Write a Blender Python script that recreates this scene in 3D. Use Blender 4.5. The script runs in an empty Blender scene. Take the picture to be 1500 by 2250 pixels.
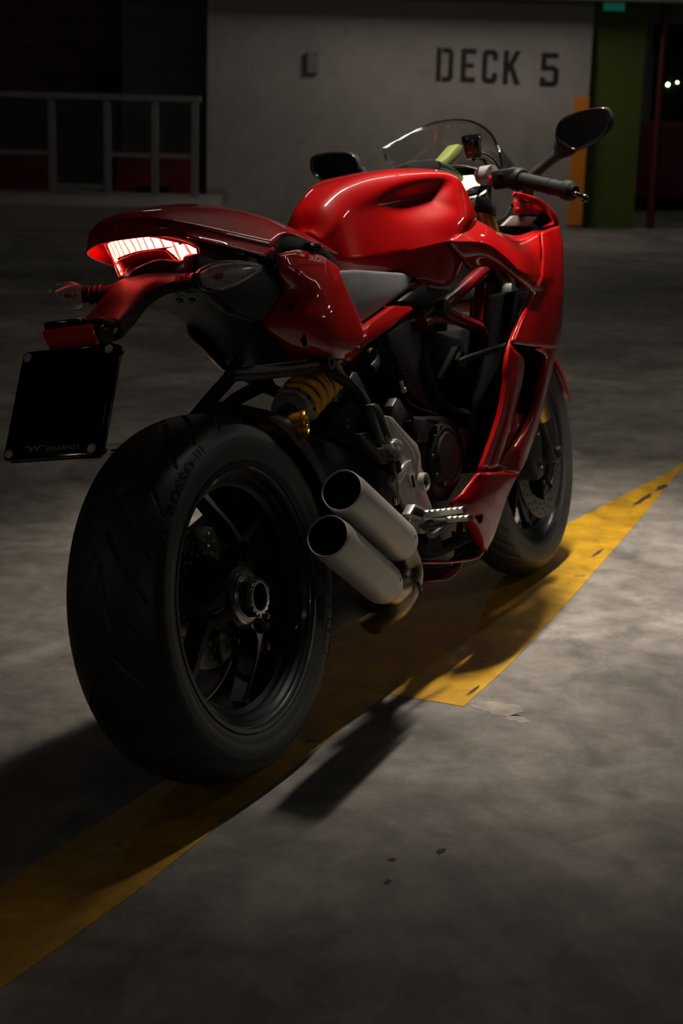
import bpy, bmesh, math, random
import numpy as np
from mathutils import Vector, Matrix
random.seed(4)
C = bpy.context.scene.collection
PI = math.pi
# ---------------------------------------------------------------- camera
CAM = (-2.2522, -1.2911, 1.1246); YAW, PIT, ROL, FPX = 0.45448, 0.24525, 0.0280, 3512.0
LEAN = 0.1777                                   # the bike leans on its side stand
FW = np.array([math.cos(YAW)*math.cos(PIT), math.sin(YAW)*math.cos(PIT), -math.sin(PIT)])
RT0 = np.array([math.sin(YAW), -math.cos(YAW), 0.0]); UP0 = np.cross(RT0, FW)
RT = RT0*math.cos(ROL)+UP0*math.sin(ROL); UP = -RT0*math.sin(ROL)+UP0*math.cos(ROL)
cd = bpy.data.cameras.new('camera'); cam = bpy.data.objects.new('camera', cd); C.objects.link(cam)
cam.matrix_world = Matrix(((RT[0], UP[0], -FW[0], CAM[0]), (RT[1], UP[1], -FW[1], CAM[1]), (RT[2], UP[2], -FW[2], CAM[2]), (0, 0, 0, 1)))
cd.sensor_fit = 'VERTICAL'; cd.sensor_height = 36.0; cd.sensor_width = 24.0; cd.lens = FPX/2250*36
cd.clip_start = .05; cd.clip_end = 80
cd.dof.use_dof = True; cd.dof.focus_distance = 2.62; cd.dof.aperture_fstop = 7.0
bpy.context.scene.camera = cam
# ---------------------------------------------------------------- main light: added area strip below the first batten, beam narrowed for falloff
ld = bpy.data.lights.new('narrow_beam_strip', 'AREA'); ld.shape = 'RECTANGLE'; ld.size = 1.18; ld.size_y = .05
ld.energy = 17; ld.color = (1, .90, .78); ld.spread = math.radians(62)
lo = bpy.data.objects.new('narrow_beam_strip', ld); C.objects.link(lo); lo.location = (1.34, .07, 2.46)
# ---------------------------------------------------------------- world, exposure
w = bpy.data.worlds.new('world'); bpy.context.scene.world = w; w.use_nodes = True
w.node_tree.nodes['Background'].inputs[0].default_value = (0.9, 1.0, 0.85, 1)
w.node_tree.nodes['Background'].inputs[1].default_value = 0.0020
vs = bpy.context.scene.view_settings
vs.view_transform = 'Standard'; vs.look = 'None'; vs.gamma = 1; vs.exposure = 0.0; vs.use_curve_mapping = False

# ---------------------------------------------------------------- helpers
LC, LS = math.cos(LEAN), math.sin(LEAN)
def unlean(v):                                   # world direction -> bike frame
    return np.array([v[0], v[1]*LC - v[2]*LS, v[1]*LS + v[2]*LC])
CB = unlean(CAM)
def at(px, py, y):                               # sight line met with the bike plane at lateral offset y
    d = unlean(FW + RT*(px-750)/FPX - UP*(py-1125)/FPX)
    t = (y-CB[1])/d[1]; p = CB + t*d
    return (float(p[0]), y, float(p[2]))
def G(*pts):                                     # entries: (px,py,y) or ('x',x,y,z)
    return [tuple(p[1:]) if p[0] == 'x' else at(*p) for p in pts]
def mesh(name, verts, faces, mat, parent=None, smooth=True, kind=None):
    me = bpy.data.meshes.new(name); me.from_pydata([tuple(map(float, v)) for v in verts], [], faces); me.update()
    return link(name, me, mat, parent, smooth, kind)
def link(name, me, mat, parent=None, smooth=True, kind=None):
    if mat: me.materials.append(mat)
    o = bpy.data.objects.new(name, me); C.objects.link(o); o.parent = parent
    if smooth:
        for p in me.polygons: p.use_smooth = True
    if kind: o['kind'] = kind
    return o
def frombm(name, bm, mat, parent=None, smooth=True, kind=None, auto=None):
    bmesh.ops.recalc_face_normals(bm, faces=bm.faces)
    me = bpy.data.meshes.new(name); bm.to_mesh(me); bm.free()
    o = link(name, me, mat, parent, smooth, kind)
    if auto: sharp(o, auto)
    return o
def sharp(o, deg=35):
    bm = bmesh.new(); bm.from_mesh(o.data)
    for e in bm.edges:
        if len(e.link_faces) == 2 and e.calc_face_angle(0) > math.radians(deg): e.smooth = False
    bm.to_mesh(o.data); bm.free()
def tag(o, label=None, cat=None, group=None, kind=None):
    if label: o['label'] = label
    if cat: o['category'] = cat
    if group: o['group'] = group
    if kind: o['kind'] = kind
    return o
def crom(P, n, closed=False, brk=()):
    """Catmull-Rom through the rows of P (k x m), n steps a span; brk: indices where the curve has a corner."""
    P = np.asarray(P, float); k = len(P); out = []
    N = k if closed else k-1
    for i in range(N):
        a, b = P[i], P[(i+1) % k]
        if closed: p0, p3 = P[i-1], P[(i+2) % k]
        else:
            p0 = P[i-1] if i > 0 and i not in brk else 2*a-b
            p3 = P[i+2] if i+2 < k and (i+1) not in brk else 2*b-a
        for j in range(n):
            t = j/n
            out.append(.5*((2*a)+(-p0+b)*t+(2*p0-5*a+4*b-p3)*t*t+(-p0+3*a-3*b+p3)*t**3))
    if not closed: out.append(P[-1])
    return np.array(out)
def patch(name, rows, mat, parent, thick=.003, nu=6, nv=6, rbrk=(), cbrk=(), mirror=False, flip=False, smooth=True, closedrow=False):
    A = np.array(rows, float)                    # r x c x 3
    r, c, _ = A.shape
    A = crom(A.reshape(r, c*3), nu, False, rbrk).reshape(-1, c, 3)
    A = A.transpose(1, 0, 2); A = crom(A.reshape(c, -1), nv, closedrow, cbrk).reshape(-1, A.shape[1], 3).transpose(1, 0, 2)
    if mirror == 'join':                         # columns run centre -> side, weld the mirrored half on
        B = A[:, ::-1][:, :-1].copy(); B[..., 1] *= -1; A = np.concatenate([B, A], 1)
    elif mirror: A = A.copy(); A[..., 1] *= -1
    R, K, _ = A.shape
    f = []
    for i in range(R-1):
        for j in range(K-1+(1 if closedrow else 0)):
            q = (i*K+j, i*K+(j+1) % K, (i+1)*K+(j+1) % K, (i+1)*K+j)
            f.append(q[::-1] if (flip ^ bool(mirror is True)) else q)
    o = mesh(name, A.reshape(-1, 3), f, mat, parent, smooth)
    if thick:
        m = o.modifiers.new('s', 'SOLIDIFY'); m.thickness = thick; m.offset = -1
    sharp(o, 38)
    return o
def tube(name, pts, rad, mat, parent=None, seg=14, n=5, smooth=True, closed=False, cap=True, brk=()):
    P = np.array(pts, float); k = len(P)
    rad = [rad]*k if np.isscalar(rad) else list(rad)
    A = crom(np.c_[P, np.array(rad)], n, closed, brk) if k > 2 else np.c_[P, np.array(rad)]
    Q, Rr = A[:, :3], A[:, 3]
    T = np.gradient(Q, axis=0); T /= np.linalg.norm(T, axis=1)[:, None]+1e-12
    if closed: T = np.roll(Q, -1, 0)-np.roll(Q, 1, 0); T /= np.linalg.norm(T, axis=1)[:, None]
    nrm = np.cross(T[0], [0, 0, 1.]);
    if np.linalg.norm(nrm) < .1: nrm = np.cross(T[0], [0, 1., 0])
    V = []; F = []
    for i in range(len(Q)):
        nrm = nrm - T[i]*(nrm@T[i]); nrm /= np.linalg.norm(nrm); b = np.cross(T[i], nrm)
        for j in range(seg):
            a = 2*PI*j/seg; V.append(Q[i]+Rr[i]*(math.cos(a)*nrm+math.sin(a)*b))
    m = len(Q)
    for i in range(m if closed else m-1):
        for j in range(seg):
            F.append((i*seg+j, i*seg+(j+1) % seg, ((i+1) % m)*seg+(j+1) % seg, ((i+1) % m)*seg+j))
    if cap and not closed: F.append(tuple(range(seg))[::-1]); F.append(tuple((m-1)*seg+j for j in range(seg)))
    o = mesh(name, V, F, mat, parent, smooth); sharp(o, 50); return o
def frame(axis):
    a = Vector(axis).normalized(); u = a.orthogonal().normalized(); return a, u, a.cross(u)
def lathe(name, prof, org, axis, mat, parent=None, seg=48, auto=30, closed=False):
    """prof: (distance along axis, radius)"""
    a, u, v = frame(axis); org = Vector(org); V = []; F = []
    for d, r in prof:
        for j in range(seg):
            t = 2*PI*j/seg; V.append(org+a*d+(u*math.cos(t)+v*math.sin(t))*max(r, 1e-5))
    m = len(prof)
    for i in range(m if closed else m-1):
        for j in range(seg):
            F.append((i*seg+j, i*seg+(j+1) % seg, ((i+1) % m)*seg+(j+1) % seg, ((i+1) % m)*seg+j))
    o = mesh(name, V, F, mat, parent)
    if auto: sharp(o, auto)
    return o
def prism(name, outer, vec, mat, parent=None, bev=.002, holes=(), smooth=True, seg=2):
    """polygon (3-D points, planar) swept by vec, edges bevelled"""
    bm = bmesh.new(); vec = Vector(vec)
    vs_ = [bm.verts.new(p) for p in outer]; f = bm.faces.new(vs_)
    r = bmesh.ops.extrude_face_region(bm, geom=[f])
    bmesh.ops.translate(bm, verts=[g for g in r['geom'] if isinstance(g, bmesh.types.BMVert)], vec=vec)
    bmesh.ops.recalc_face_normals(bm, faces=bm.faces)
    if bev: bmesh.ops.bevel(bm, geom=list(bm.edges), offset=bev, segments=seg, affect='EDGES', profile=.5, clamp_overlap=True)
    return frombm(name, bm, mat, parent, smooth, auto=35)
def side(name, px, y0, y1, mat, parent=None, bev=.002, round_=0):
    """outline given on the bike plane y0, thickness towards y1"""
    P = [at(a, b, y0) for a, b in px]
    if round_: P = [tuple(v) for v in crom(P, round_, True)]
    return prism(name, P, (0, y1-y0, 0), mat, parent, bev)
def box(name, c, s, mat, parent=None, bev=.003, rot=None, smooth=True, kind=None):
    bm = bmesh.new(); bmesh.ops.create_cube(bm, size=1)
    M = Matrix.Translation(c) @ (rot.to_4x4() if rot else Matrix.Identity(4)) @ Matrix.Diagonal((*s, 1))
    bmesh.ops.transform(bm, matrix=M, verts=bm.verts)
    if bev: bmesh.ops.bevel(bm, geom=list(bm.edges), offset=bev, segments=2, affect='EDGES', profile=.5, clamp_overlap=True)
    return frombm(name, bm, mat, parent, smooth, kind, auto=35)
def bolt(p, axis, r, mat, parent, name='bolt', h=None):
    h = h or r*.8
    return lathe(name, [(0, r), (h*.7, r), (h, r*.8), (h, r*.5), (h*.4, r*.45), (h*.4, 0)], p, axis, mat, parent, seg=16)
def textmesh(name, s, size, mapf, mat, parent, extrude=.0, bold=0, sp=1.0, sx=1.0, kind=None, sub=0):
    cu = bpy.data.curves.new('t', 'FONT'); cu.body = s; cu.size = size; cu.offset = bold; cu.space_character = sp
    cu.resolution_u = 3; cu.extrude = extrude; cu.align_x = 'CENTER'; cu.align_y = 'CENTER'
    o = bpy.data.objects.new('t', cu); C.objects.link(o)
    dg = bpy.context.evaluated_depsgraph_get(); me = bpy.data.meshes.new_from_object(o.evaluated_get(dg))
    bpy.data.objects.remove(o); me.materials.clear()
    if sub:
        bm = bmesh.new(); bm.from_mesh(me); bmesh.ops.triangulate(bm, faces=bm.faces)
        bmesh.ops.subdivide_edges(bm, edges=bm.edges, cuts=sub); bm.to_mesh(me); bm.free()
    for v in me.vertices: v.co = Vector(mapf(v.co.x*sx, v.co.y, v.co.z))
    return link(name, me, mat, parent, False, kind)

# ---------------------------------------------------------------- materials
def mat(name, col, rough=.5, metal=0, coat=0, emit=None, es=0, trans=0, ior=1.5, spec=None, alpha=1):
    m = bpy.data.materials.new(name); m.use_nodes = True; b = m.node_tree.nodes['Principled BSDF']
    b.inputs['Base Color'].default_value = (*col, 1); b.inputs['Roughness'].default_value = rough
    b.inputs['Metallic'].default_value = metal; b.inputs['Coat Weight'].default_value = coat
    b.inputs['Coat Roughness'].default_value = .04; b.inputs['IOR'].default_value = ior
    b.inputs['Transmission Weight'].default_value = trans; b.inputs['Alpha'].default_value = alpha
    if spec is not None: b.inputs['Specular IOR Level'].default_value = spec
    if emit: b.inputs['Emission Color'].default_value = (*emit, 1); b.inputs['Emission Strength'].default_value = es
    return m
def noisy(m, scale=40, amt=.25, bump=.0, bscale=None, rvar=0, detail=6, obj=True):
    """break the base colour up with noise, add fine relief"""
    nt = m.node_tree; b = nt.nodes['Principled BSDF']; N = nt.nodes.new; L = nt.links.new
    tc = N('ShaderNodeTexCoord'); nz = N('ShaderNodeTexNoise'); nz.inputs['Scale'].default_value = scale; nz.inputs['Detail'].default_value = detail
    L(tc.outputs['Object'], nz.inputs['Vector'])
    c = b.inputs['Base Color'].default_value[:]
    r = N('ShaderNodeValToRGB'); r.color_ramp.elements[0].position = .3; r.color_ramp.elements[1].position = .7
    r.color_ramp.elements[0].color = (*[x*(1-amt) for x in c[:3]], 1); r.color_ramp.elements[1].color = (*[min(1, x*(1+amt)) for x in c[:3]], 1)
    L(nz.outputs['Fac'], r.inputs['Fac']); L(r.outputs['Color'], b.inputs['Base Color'])
    if rvar:
        mr = N('ShaderNodeMapRange'); rr = b.inputs['Roughness'].default_value
        mr.inputs['To Min'].default_value = rr-rvar; mr.inputs['To Max'].default_value = rr+rvar
        L(nz.outputs['Fac'], mr.inputs['Value']); L(mr.outputs['Result'], b.inputs['Roughness'])
    if bump:
        n2 = N('ShaderNodeTexNoise'); n2.inputs['Scale'].default_value = bscale or scale*6; n2.inputs['Detail'].default_value = 4
        L(tc.outputs['Object'], n2.inputs['Vector'])
        bp = N('ShaderNodeBump'); bp.inputs['Strength'].default_value = bump; bp.inputs['Distance'].default_value = .002
        L(n2.outputs['Fac'], bp.inputs['Height']); L(bp.outputs['Normal'], b.inputs['Normal'])
    return m
M = {}
M['red'] = noisy(mat('red_paint', (.33, .0005, .0008), .45, 0, 1.0, spec=.08), 3, .05)
M['red'].node_tree.nodes['Principled BSDF'].inputs['Coat Roughness'].default_value = .03
M['red'].node_tree.nodes['Principled BSDF'].inputs['Coat IOR'].default_value = 1.5
M['framered'] = mat('frame_red', (.17, .003, .005), .35, 0, .5)
M['rubber'] = noisy(mat('tyre_rubber', (.040, .040, .038), .50, spec=.5), 9, .25, .12, 260, .10)
M['rubberletter'] = mat('tyre_lettering', (.020, .020, .020), .36)
M['rim'] = noisy(mat('rim_black', (.012, .0125, .015), .30, .0, .35), 20, .15)
M['plastic'] = noisy(mat('black_plastic', (.010, .0105, .010), .5, spec=.28), 60, .2, .15, 420)
M['matte'] = noisy(mat('matte_black', (.0035, .0035, .0035), .75, spec=.15), 60, .2)
M['void'] = mat('light_block_black', (.0012, .0012, .0012), .9, spec=.05)  # near-black for the added light-blocking panels
M['tubedim'] = mat('lamp_tube_dim', (1, 1, 1), .4, emit=(1, .92, .82), es=26)
M['gloss'] = mat('gloss_black', (.006, .006, .007), .14, 0, .4)
M['engine'] = noisy(mat('engine_grey', (.018, .018, .019), .45, .4, spec=.3), 25, .3, .1)
M['castgrey'] = noisy(mat('cast_grey', (.075, .073, .072), .42, .8), 30, .2, .15, 300)
M['alu'] = noisy(mat('brushed_aluminium', (.52, .50, .47), .38, .7), 40, .12, .05)
M['silencer'] = noisy(mat('silencer_satin', (.62, .60, .56), .42, .35), 30, .05, .10, 500)
M['steel'] = noisy(mat('exhaust_steel', (.40, .33, .25), .34, 1), 14, .25)
M['chrome'] = mat('chrome', (.65, .64, .6), .16, 1)
M['disc'] = noisy(mat('brake_disc', (.30, .28, .25), .33, 1), 30, .15)
M['gold'] = noisy(mat('gold_anodised', (.62, .30, .03), .28, .9), 30, .1)
M['spring'] = mat('spring_yellow', (.95, .45, .02), .38, 0, .3)
M['forkgold'] = mat('fork_gold', (.62, .40, .10), .3, .9)
M['seat'] = noisy(mat('seat_leather', (.15, .15, .155), .5), 30, .15, .25, 500)
M['redlens'] = mat('red_lens', (.85, .006, .012), .12, 0, 1)
M['redparts'] = mat('red_switch', (.6, .01, .02), .35)
M['white'] = mat('white_print', (.75, .75, .75), .5)
M['green'] = mat('green_print', (.02, .30, .06), .5)
M['silverprint'] = mat('silver_print', (.40, .40, .38), .4)
M['plate'] = mat('plate_black', (.0015, .0015, .0015), .10)
M['screen'] = mat('lit_screen', (.5, .6, .2), .4, emit=(.78, 1, .42), es=2.6)
M['exit'] = mat('exit_sign_glow', (.0, .2, .1), .4, emit=(.05, .55, .38), es=.07)
M['lampglow'] = mat('far_lamp_glow', (.5, .5, .3), .4, emit=(.75, 1, .45), es=30)
M['amber'] = mat('amber_bulb', (.22, .06, .01), .3)
M['mirror'] = mat('mirror_glass', (.5, .5, .5), .03, 1)
def lens_mat(name, col, rough=.05, alpha=.5):
    m = mat(name, col, rough, trans=1, ior=1.2); return m
def glassy(name, tint, gloss=.10, rough=.03):
    m = bpy.data.materials.new(name); m.use_nodes = True; nt = m.node_tree; nt.nodes.clear(); N = nt.nodes.new
    o = N('ShaderNodeOutputMaterial'); t = N('ShaderNodeBsdfTransparent'); t.inputs[0].default_value = (*tint, 1)
    g = N('ShaderNodeBsdfGlossy'); g.inputs['Roughness'].default_value = rough; g.inputs[0].default_value = (.9, .9, .9, 1)
    fr = N('ShaderNodeFresnel'); fr.inputs[0].default_value = 1.45
    ad = N('ShaderNodeMath'); ad.operation = 'ADD'; ad.inputs[1].default_value = gloss*.3; ad.use_clamp = True
    mi = N('ShaderNodeMath'); mi.operation = 'MINIMUM'; mi.inputs[1].default_value = .22
    mx = N('ShaderNodeMixShader'); nt.links.new(fr.outputs[0], ad.inputs[0]); nt.links.new(ad.outputs[0], mi.inputs[0]); nt.links.new(mi.outputs[0], mx.inputs[0])
    nt.links.new(t.outputs[0], mx.inputs[1]); nt.links.new(g.outputs[0], mx.inputs[2]); nt.links.new(mx.outputs[0], o.inputs[0])
    return m
M['wind'] = glassy('windscreen', (.94, .93, .91))
M['glowtint'] = mat('glow_tint_plastic', (.10, .12, .03), .4)  # yellow-green instrument glow put into the bracket's colour
M['clear'] = glassy('clear_lens', (.9, .9, .9), .25)
M['reflector'] = noisy(mat('lamp_reflector', (.75, .75, .75), .35, .4), 90, .4)
M['redclear'] = glassy('red_clear_lens', (.98, .42, .40), .2)
def glow(name, c1, c2, es, scale):
    m = mat(name, (.4, .01, .01), .3); nt = m.node_tree; b = nt.nodes['Principled BSDF']; N = nt.nodes.new; L = nt.links.new
    tc = N('ShaderNodeTexCoord'); wv = N('ShaderNodeTexWave'); wv.inputs['Scale'].default_value = scale; wv.inputs['Distortion'].default_value = 3.0; wv.inputs['Detail'].default_value = 1
    wv.bands_direction = 'Y'
    L(tc.outputs['Object'], wv.inputs['Vector']); r = N('ShaderNodeValToRGB'); r.color_ramp.elements[0].color = (*c1, 1); r.color_ramp.elements[1].color = (*c2, 1)
    r.color_ramp.elements[0].position = .0; r.color_ramp.elements[1].position = .16
    L(wv.outputs['Fac'], r.inputs['Fac']); L(r.outputs['Color'], b.inputs['Emission Color']); b.inputs['Emission Strength'].default_value = es
    return m
M['tailglow'] = glow('tail_light_glow', (1, .03, .02), (1, .44, .37), 21, 26)
M['tailglow2'] = mat('tail_light_dim', (.3, .0, .0), .3, emit=(1, .01, .012), es=1.1)
M['taildark'] = mat('tail_light_unlit', (.10, .002, .003), .15, 0, .6)
# concrete floor, walls and paint
def concrete(name, c0, c1, c2, rough=.75, scale=1.0, contrast=1.0):
    m = mat(name, c1, rough); nt = m.node_tree; b = nt.nodes['Principled BSDF']; N = nt.nodes.new; L = nt.links.new
    tc = N('ShaderNodeTexCoord')
    def nz(s, d, dist=0, ro=.6):
        n = N('ShaderNodeTexNoise'); n.inputs['Scale'].default_value = s*scale; n.inputs['Detail'].default_value = d
        n.inputs['Roughness'].default_value = ro; n.inputs['Distortion'].default_value = dist; L(tc.outputs['Object'], n.inputs['Vector']); return n
    a = nz(1.3, 8, .8, .62); r = N('ShaderNodeValToRGB'); e = r.color_ramp.elements
    e[0].position = .30; e[0].color = (*c0, 1); e[1].position = .72; e[1].color = (*c2, 1); k = e.new(.5); k.color = (*c1, 1)
    L(a.outputs['Fac'], r.inputs['Fac'])
    f = nz(9, 10, .4, .7); r2 = N('ShaderNodeValToRGB'); r2.color_ramp.elements[0].position = .34; r2.color_ramp.elements[0].color = (.52, .52, .52, 1); r2.color_ramp.elements[1].position = .62; r2.color_ramp.elements[1].color = (1.12, 1.12, 1.12, 1)
    L(f.outputs['Fac'], r2.inputs['Fac'])
    mx = N('ShaderNodeMix'); mx.data_type = 'RGBA'; mx.blend_type = 'MULTIPLY'; mx.inputs[0].default_value = contrast
    L(r.outputs['Color'], mx.inputs[6]); L(r2.outputs['Color'], mx.inputs[7])
    # small dark stains
    s = nz(4.2, 2, 0, .5); r3 = N('ShaderNodeValToRGB'); r3.color_ramp.elements[0].position = .66; r3.color_ramp.elements[0].color = (0, 0, 0, 1); r3.color_ramp.elements[1].position = .74; r3.color_ramp.elements[1].color = (1, 1, 1, 1)
    L(s.outputs['Fac'], r3.inputs['Fac'])
    m2 = N('ShaderNodeMix'); m2.data_type = 'RGBA'; m2.inputs[7].default_value = (*[x*.45 for x in c0], 1)
    sc = N('ShaderNodeMath'); sc.operation = 'MULTIPLY'; sc.inputs[1].default_value = .55
    L(r3.outputs['Color'], sc.inputs[0]); L(sc.outputs[0], m2.inputs[0]); L(mx.outputs[2], m2.inputs[6])
    L(m2.outputs[2], b.inputs['Base Color'])
    h = nz(70, 6, 0, .7); bp = N('ShaderNodeBump'); bp.inputs['Strength'].default_value = .35; bp.inputs['Distance'].default_value = .003
    L(h.outputs['Fac'], bp.inputs['Height']); L(bp.outputs['Normal'], b.inputs['Normal'])
    mr = N('ShaderNodeMapRange'); mr.inputs['To Min'].default_value = rough-.22; mr.inputs['To Max'].default_value = rough+.12
    L(f.outputs['Fac'], mr.inputs['Value']); L(mr.outputs['Result'], b.inputs['Roughness'])
    return m, m2
M['floor'], _ = concrete('floor_concrete', (.10, .090, .080), (.215, .195, .172), (.38, .35, .31))
def paint(name, col, base, wear=.60):
    m, last = concrete(name, [c*.80 for c in col], col, [c*1.08 for c in col], .6)
    nt = m.node_tree; N = nt.nodes.new; L = nt.links.new; b = nt.nodes['Principled BSDF']
    tc = N('ShaderNodeTexCoord'); n = N('ShaderNodeTexNoise'); n.inputs['Scale'].default_value = 7; n.inputs['Detail'].default_value = 12; n.inputs['Roughness'].default_value = .75
    L(tc.outputs['Object'], n.inputs['Vector']); r = N('ShaderNodeValToRGB'); r.color_ramp.elements[0].position = wear; r.color_ramp.elements[0].color = (0, 0, 0, 1)
    r.color_ramp.elements[1].position = wear+.05; r.color_ramp.elements[1].color = (1, 1, 1, 1); L(n.outputs['Fac'], r.inputs['Fac'])
    x = N('ShaderNodeMix'); x.data_type = 'RGBA'; x.inputs[7].default_value = (*base, 1); L(r.outputs['Color'], x.inputs[0]); L(last.outputs[2], x.inputs[6]); L(x.outputs[2], b.inputs['Base Color'])
    return m
M['grip'] = noisy(mat('grip_rubber', (.004, .004, .004), .6, spec=.2), 80, .2)
M['stain'] = concrete('pale_residue', (.24, .21, .17), (.34, .30, .25), (.46, .42, .35), .8)[0]
M['rust'] = mat('rust_spot', (.05, .022, .015), .8)
M['yellow'] = paint('yellow_paint', (.56, .30, .001), (.12, .10, .07))
M['wall'], _ = concrete('wall_plaster', (.30, .27, .25), (.36, .33, .31), (.41, .38, .36), .8, .5, .25)
M['wallgrey'], _ = concrete('wall_grey', (.16, .16, .15), (.2, .2, .18), (.24, .24, .22), .8, .5, .4)
M['ceil'], _ = concrete('ceiling_concrete', (.035, .035, .032), (.045, .045, .04), (.06, .06, .055), .85, .5)
M['wallgreen'] = mat('green_paint', (.065, .095, .004), .6)
M['orange'] = mat('orange_paint', (.75, .24, .01), .5)
M['brown'] = noisy(mat('brown_boards', (.11, .045, .018), .6), 3, .3)
M['railgrey'] = mat('rail_grey', (.20, .20, .19), .5)
M['barred'] = mat('barrier_red', (.10, .004, .004), .5)
M['pipe'] = mat('pipe_red', (.08, .004, .004), .4)
M['deckpaint'] = mat('deck_black', (.006, .006, .006), .6)
M['tubeglow'] = mat('lamp_tube', (1, 1, 1), .4, emit=(1, .90, .78), es=30)
M['wallfill'] = mat('wall_fill_tube', (1, 1, 1), .4, emit=(1, .90, .80), es=150)
M['tubeside'] = mat('lamp_tube_side', (1, 1, 1), .4, emit=(1, .92, .82), es=75)
M['leftfill'] = mat('left_fill_tube', (1, 1, 1), .4, emit=(1, .9, .8), es=14)
M['rearfill'] = mat('rear_fill_tube', (1, 1, 1), .4, emit=(1, .93, .88), es=55)
M['lampwhite'] = mat('lamp_housing', (.6, .6, .58), .5)
M['glassdark'] = mat('dark_glass', (.01, .012, .01), .1)

# ================================================================ THE SETTING
cy, sy = math.cos(YAW), math.sin(YAW)
def env(u, d, z=0.0):                            # u to the right, d ahead of the camera's foot
    return (CAM[0]+d*cy+u*sy, CAM[1]+d*sy-u*cy, z)
RZ = Matrix.Rotation(YAW-PI/2, 3, 'Z')
def ebox(name, u0, u1, d0, d1, z0, z1, m, parent=None, bev=0, kind=None):
    return box(name, env((u0+u1)/2, (d0+d1)/2, (z0+z1)/2), (u1-u0, d1-d0, z1-z0), m, parent, bev, RZ, False, kind)
S = 'structure'
fl = ebox('floor', -14, 14, -5, 24, -.2, 0, M['floor'], kind=S)
def thing0(name, loc, label, cat):
    o = bpy.data.objects.new(name, None); C.objects.link(o); o.location = loc; return tag(o, label, cat)
def strip(name, pts):
    return prism(name, [(x, y, .0) for x, y in pts], (0, 0, .0012), M['yellow'], fl, 0, smooth=False)
strip('painted_line', [(-2.6, -.085), (-.754, -.085), (-.446, -.09), (-.127, -.078), (.494, -.062), (.514, .086), (-.136, .092), (-.533, .095), (-2.6, .10)])
strip('painted_line', [(.496, -.066), (.507, -.221), (.757, -.214), (1.295, -.173), (2.09, -.10), (2.856, -.025), (3.3, .02), (2.891, -.016+.02), (2.052, .068), (1.212, .179), (.801, .212), (.52, .19), (.516, .088)])
def stain(name, c, rx, ry, m, seed, h=.0006):
    rnd = random.Random(seed); n = 26
    prism(name, [(c[0]+rx*math.cos(2*PI*k/n)*(1+rnd.uniform(-.35, .25)), c[1]+ry*math.sin(2*PI*k/n)*(1+rnd.uniform(-.35, .25)), 0) for k in range(n)], (0, 0, h), M[m], fl, 0, smooth=False)
stain('scuff', (2.42, -.03), .10, .010, 'rust', 21, .0016); stain('scuff', (2.62, -.035), .05, .012, 'rust', 22, .0016); stain('scuff', (.60, -.205), .03, .005, 'rust', 23, .0016); stain('scuff', (1.75, -.10), .05, .005, 'rust', 24, .0016)
stain('pale_stain', (.535, -.285), .035, .055, 'stain', 3); stain('pale_stain', (.50, -.335), .018, .025, 'stain', 5)
stain('rust_spot', (-.165, -.375), .007, .006, 'rust', 7); stain('rust_spot', (-.235, -.40), .009, .005, 'rust', 9); stain('rust_spot', (-.10, -.43), .012, .006, 'rust', 12)
ebox('trim_1', -9, -1.35, 14.7, 24, .0, .24, M['wall'], kind=S)      # raised slab behind a kerb
ebox('wall_back', -1.52, 2.45, 17.2, 17.6, 0, 3.2, M['wall'], kind=S)
ebox('wall_left', -4.9, -1.95, 23.4, 23.8, .24, 3.2, M['wallgrey'], kind=S)
tag(ebox('column_face', -2.6, -1.5, 18.6, 19.0, .24, 3.2, M['wallgrey']), kind=S).name = 'trim_2'
ebox('ceiling', -14, 14, -5, 24, 3.0, 3.2, M['ceil'], kind=S)
ebox('trim_3', -1.6, 5.5, 16.6, 17.0, 2.27, 3.0, M['wallgrey'], kind=S)  # beam under the ceiling
ebox('wall_rear', -14, 14, -5.2, -5.0, 0, 3.0, M['wallgrey'], kind=S)
ebox('wall_right', 2.45, 8, 21.52, 21.9, 0, 3.0, M['wallgrey'], kind=S)
tag(ebox('painted_column', 2.46, 3.02, 17.3, 17.9, 0, 3.0, M['wallgreen']), 'green-painted square column at the right end of the pale wall', 'column')
tag(ebox('corner_guard', 2.30, 2.45, 17.14, 17.197, .03, 1.34, M['orange']), 'orange corner guard strip on the wall edge beside the green column', 'corner guard')
dkl = thing0('stencilled_lettering', env(1.475, 17.2, 1.64), 'black stencilled lettering reading DECK 5 on the pale wall', 'lettering')
LT = {'D': [[(0, 0), (.052, 0), (.052, .34), (0, .34)], [(.062, 0), (.140, 0), (.178, .035), (.178, .305), (.140, .34), (.062, .34), (.062, .288), (.115, .288), (.125, .278), (.125, .062), (.115, .052), (.062, .052)]],
      'E': [[(0, 0), (.155, 0), (.155, .056), (.056, .056), (.056, .145), (.135, .145), (.135, .195), (.056, .195), (.056, .284), (.155, .284), (.155, .34), (0, .34)]],
      'C': [[(.035, 0), (.127, 0), (.162, .035), (.162, .11), (.108, .11), (.108, .064), (.100, .056), (.062, .056), (.054, .064), (.054, .276), (.062, .284), (.100, .284), (.108, .276), (.108, .23), (.162, .23), (.162, .305), (.127, .34), (.035, .34), (0, .305), (0, .035)]],
      'K': [[(0, 0), (.054, 0), (.054, .12), (.068, .145), (.122, 0), (.185, 0), (.106, .195), (.18, .34), (.118, .34), (.054, .21), (.054, .34), (0, .34)]],
      '5': [[(.0, 0), (.150, 0), (.192, .04), (.192, .172), (.150, .212), (.060, .212), (.060, .284), (.182, .284), (.182, .34), (.006, .34), (.006, .160), (.128, .160), (.138, .150), (.138, .064), (.128, .054), (.054, .054), (.054, .095), (.0, .095)]]}
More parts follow.
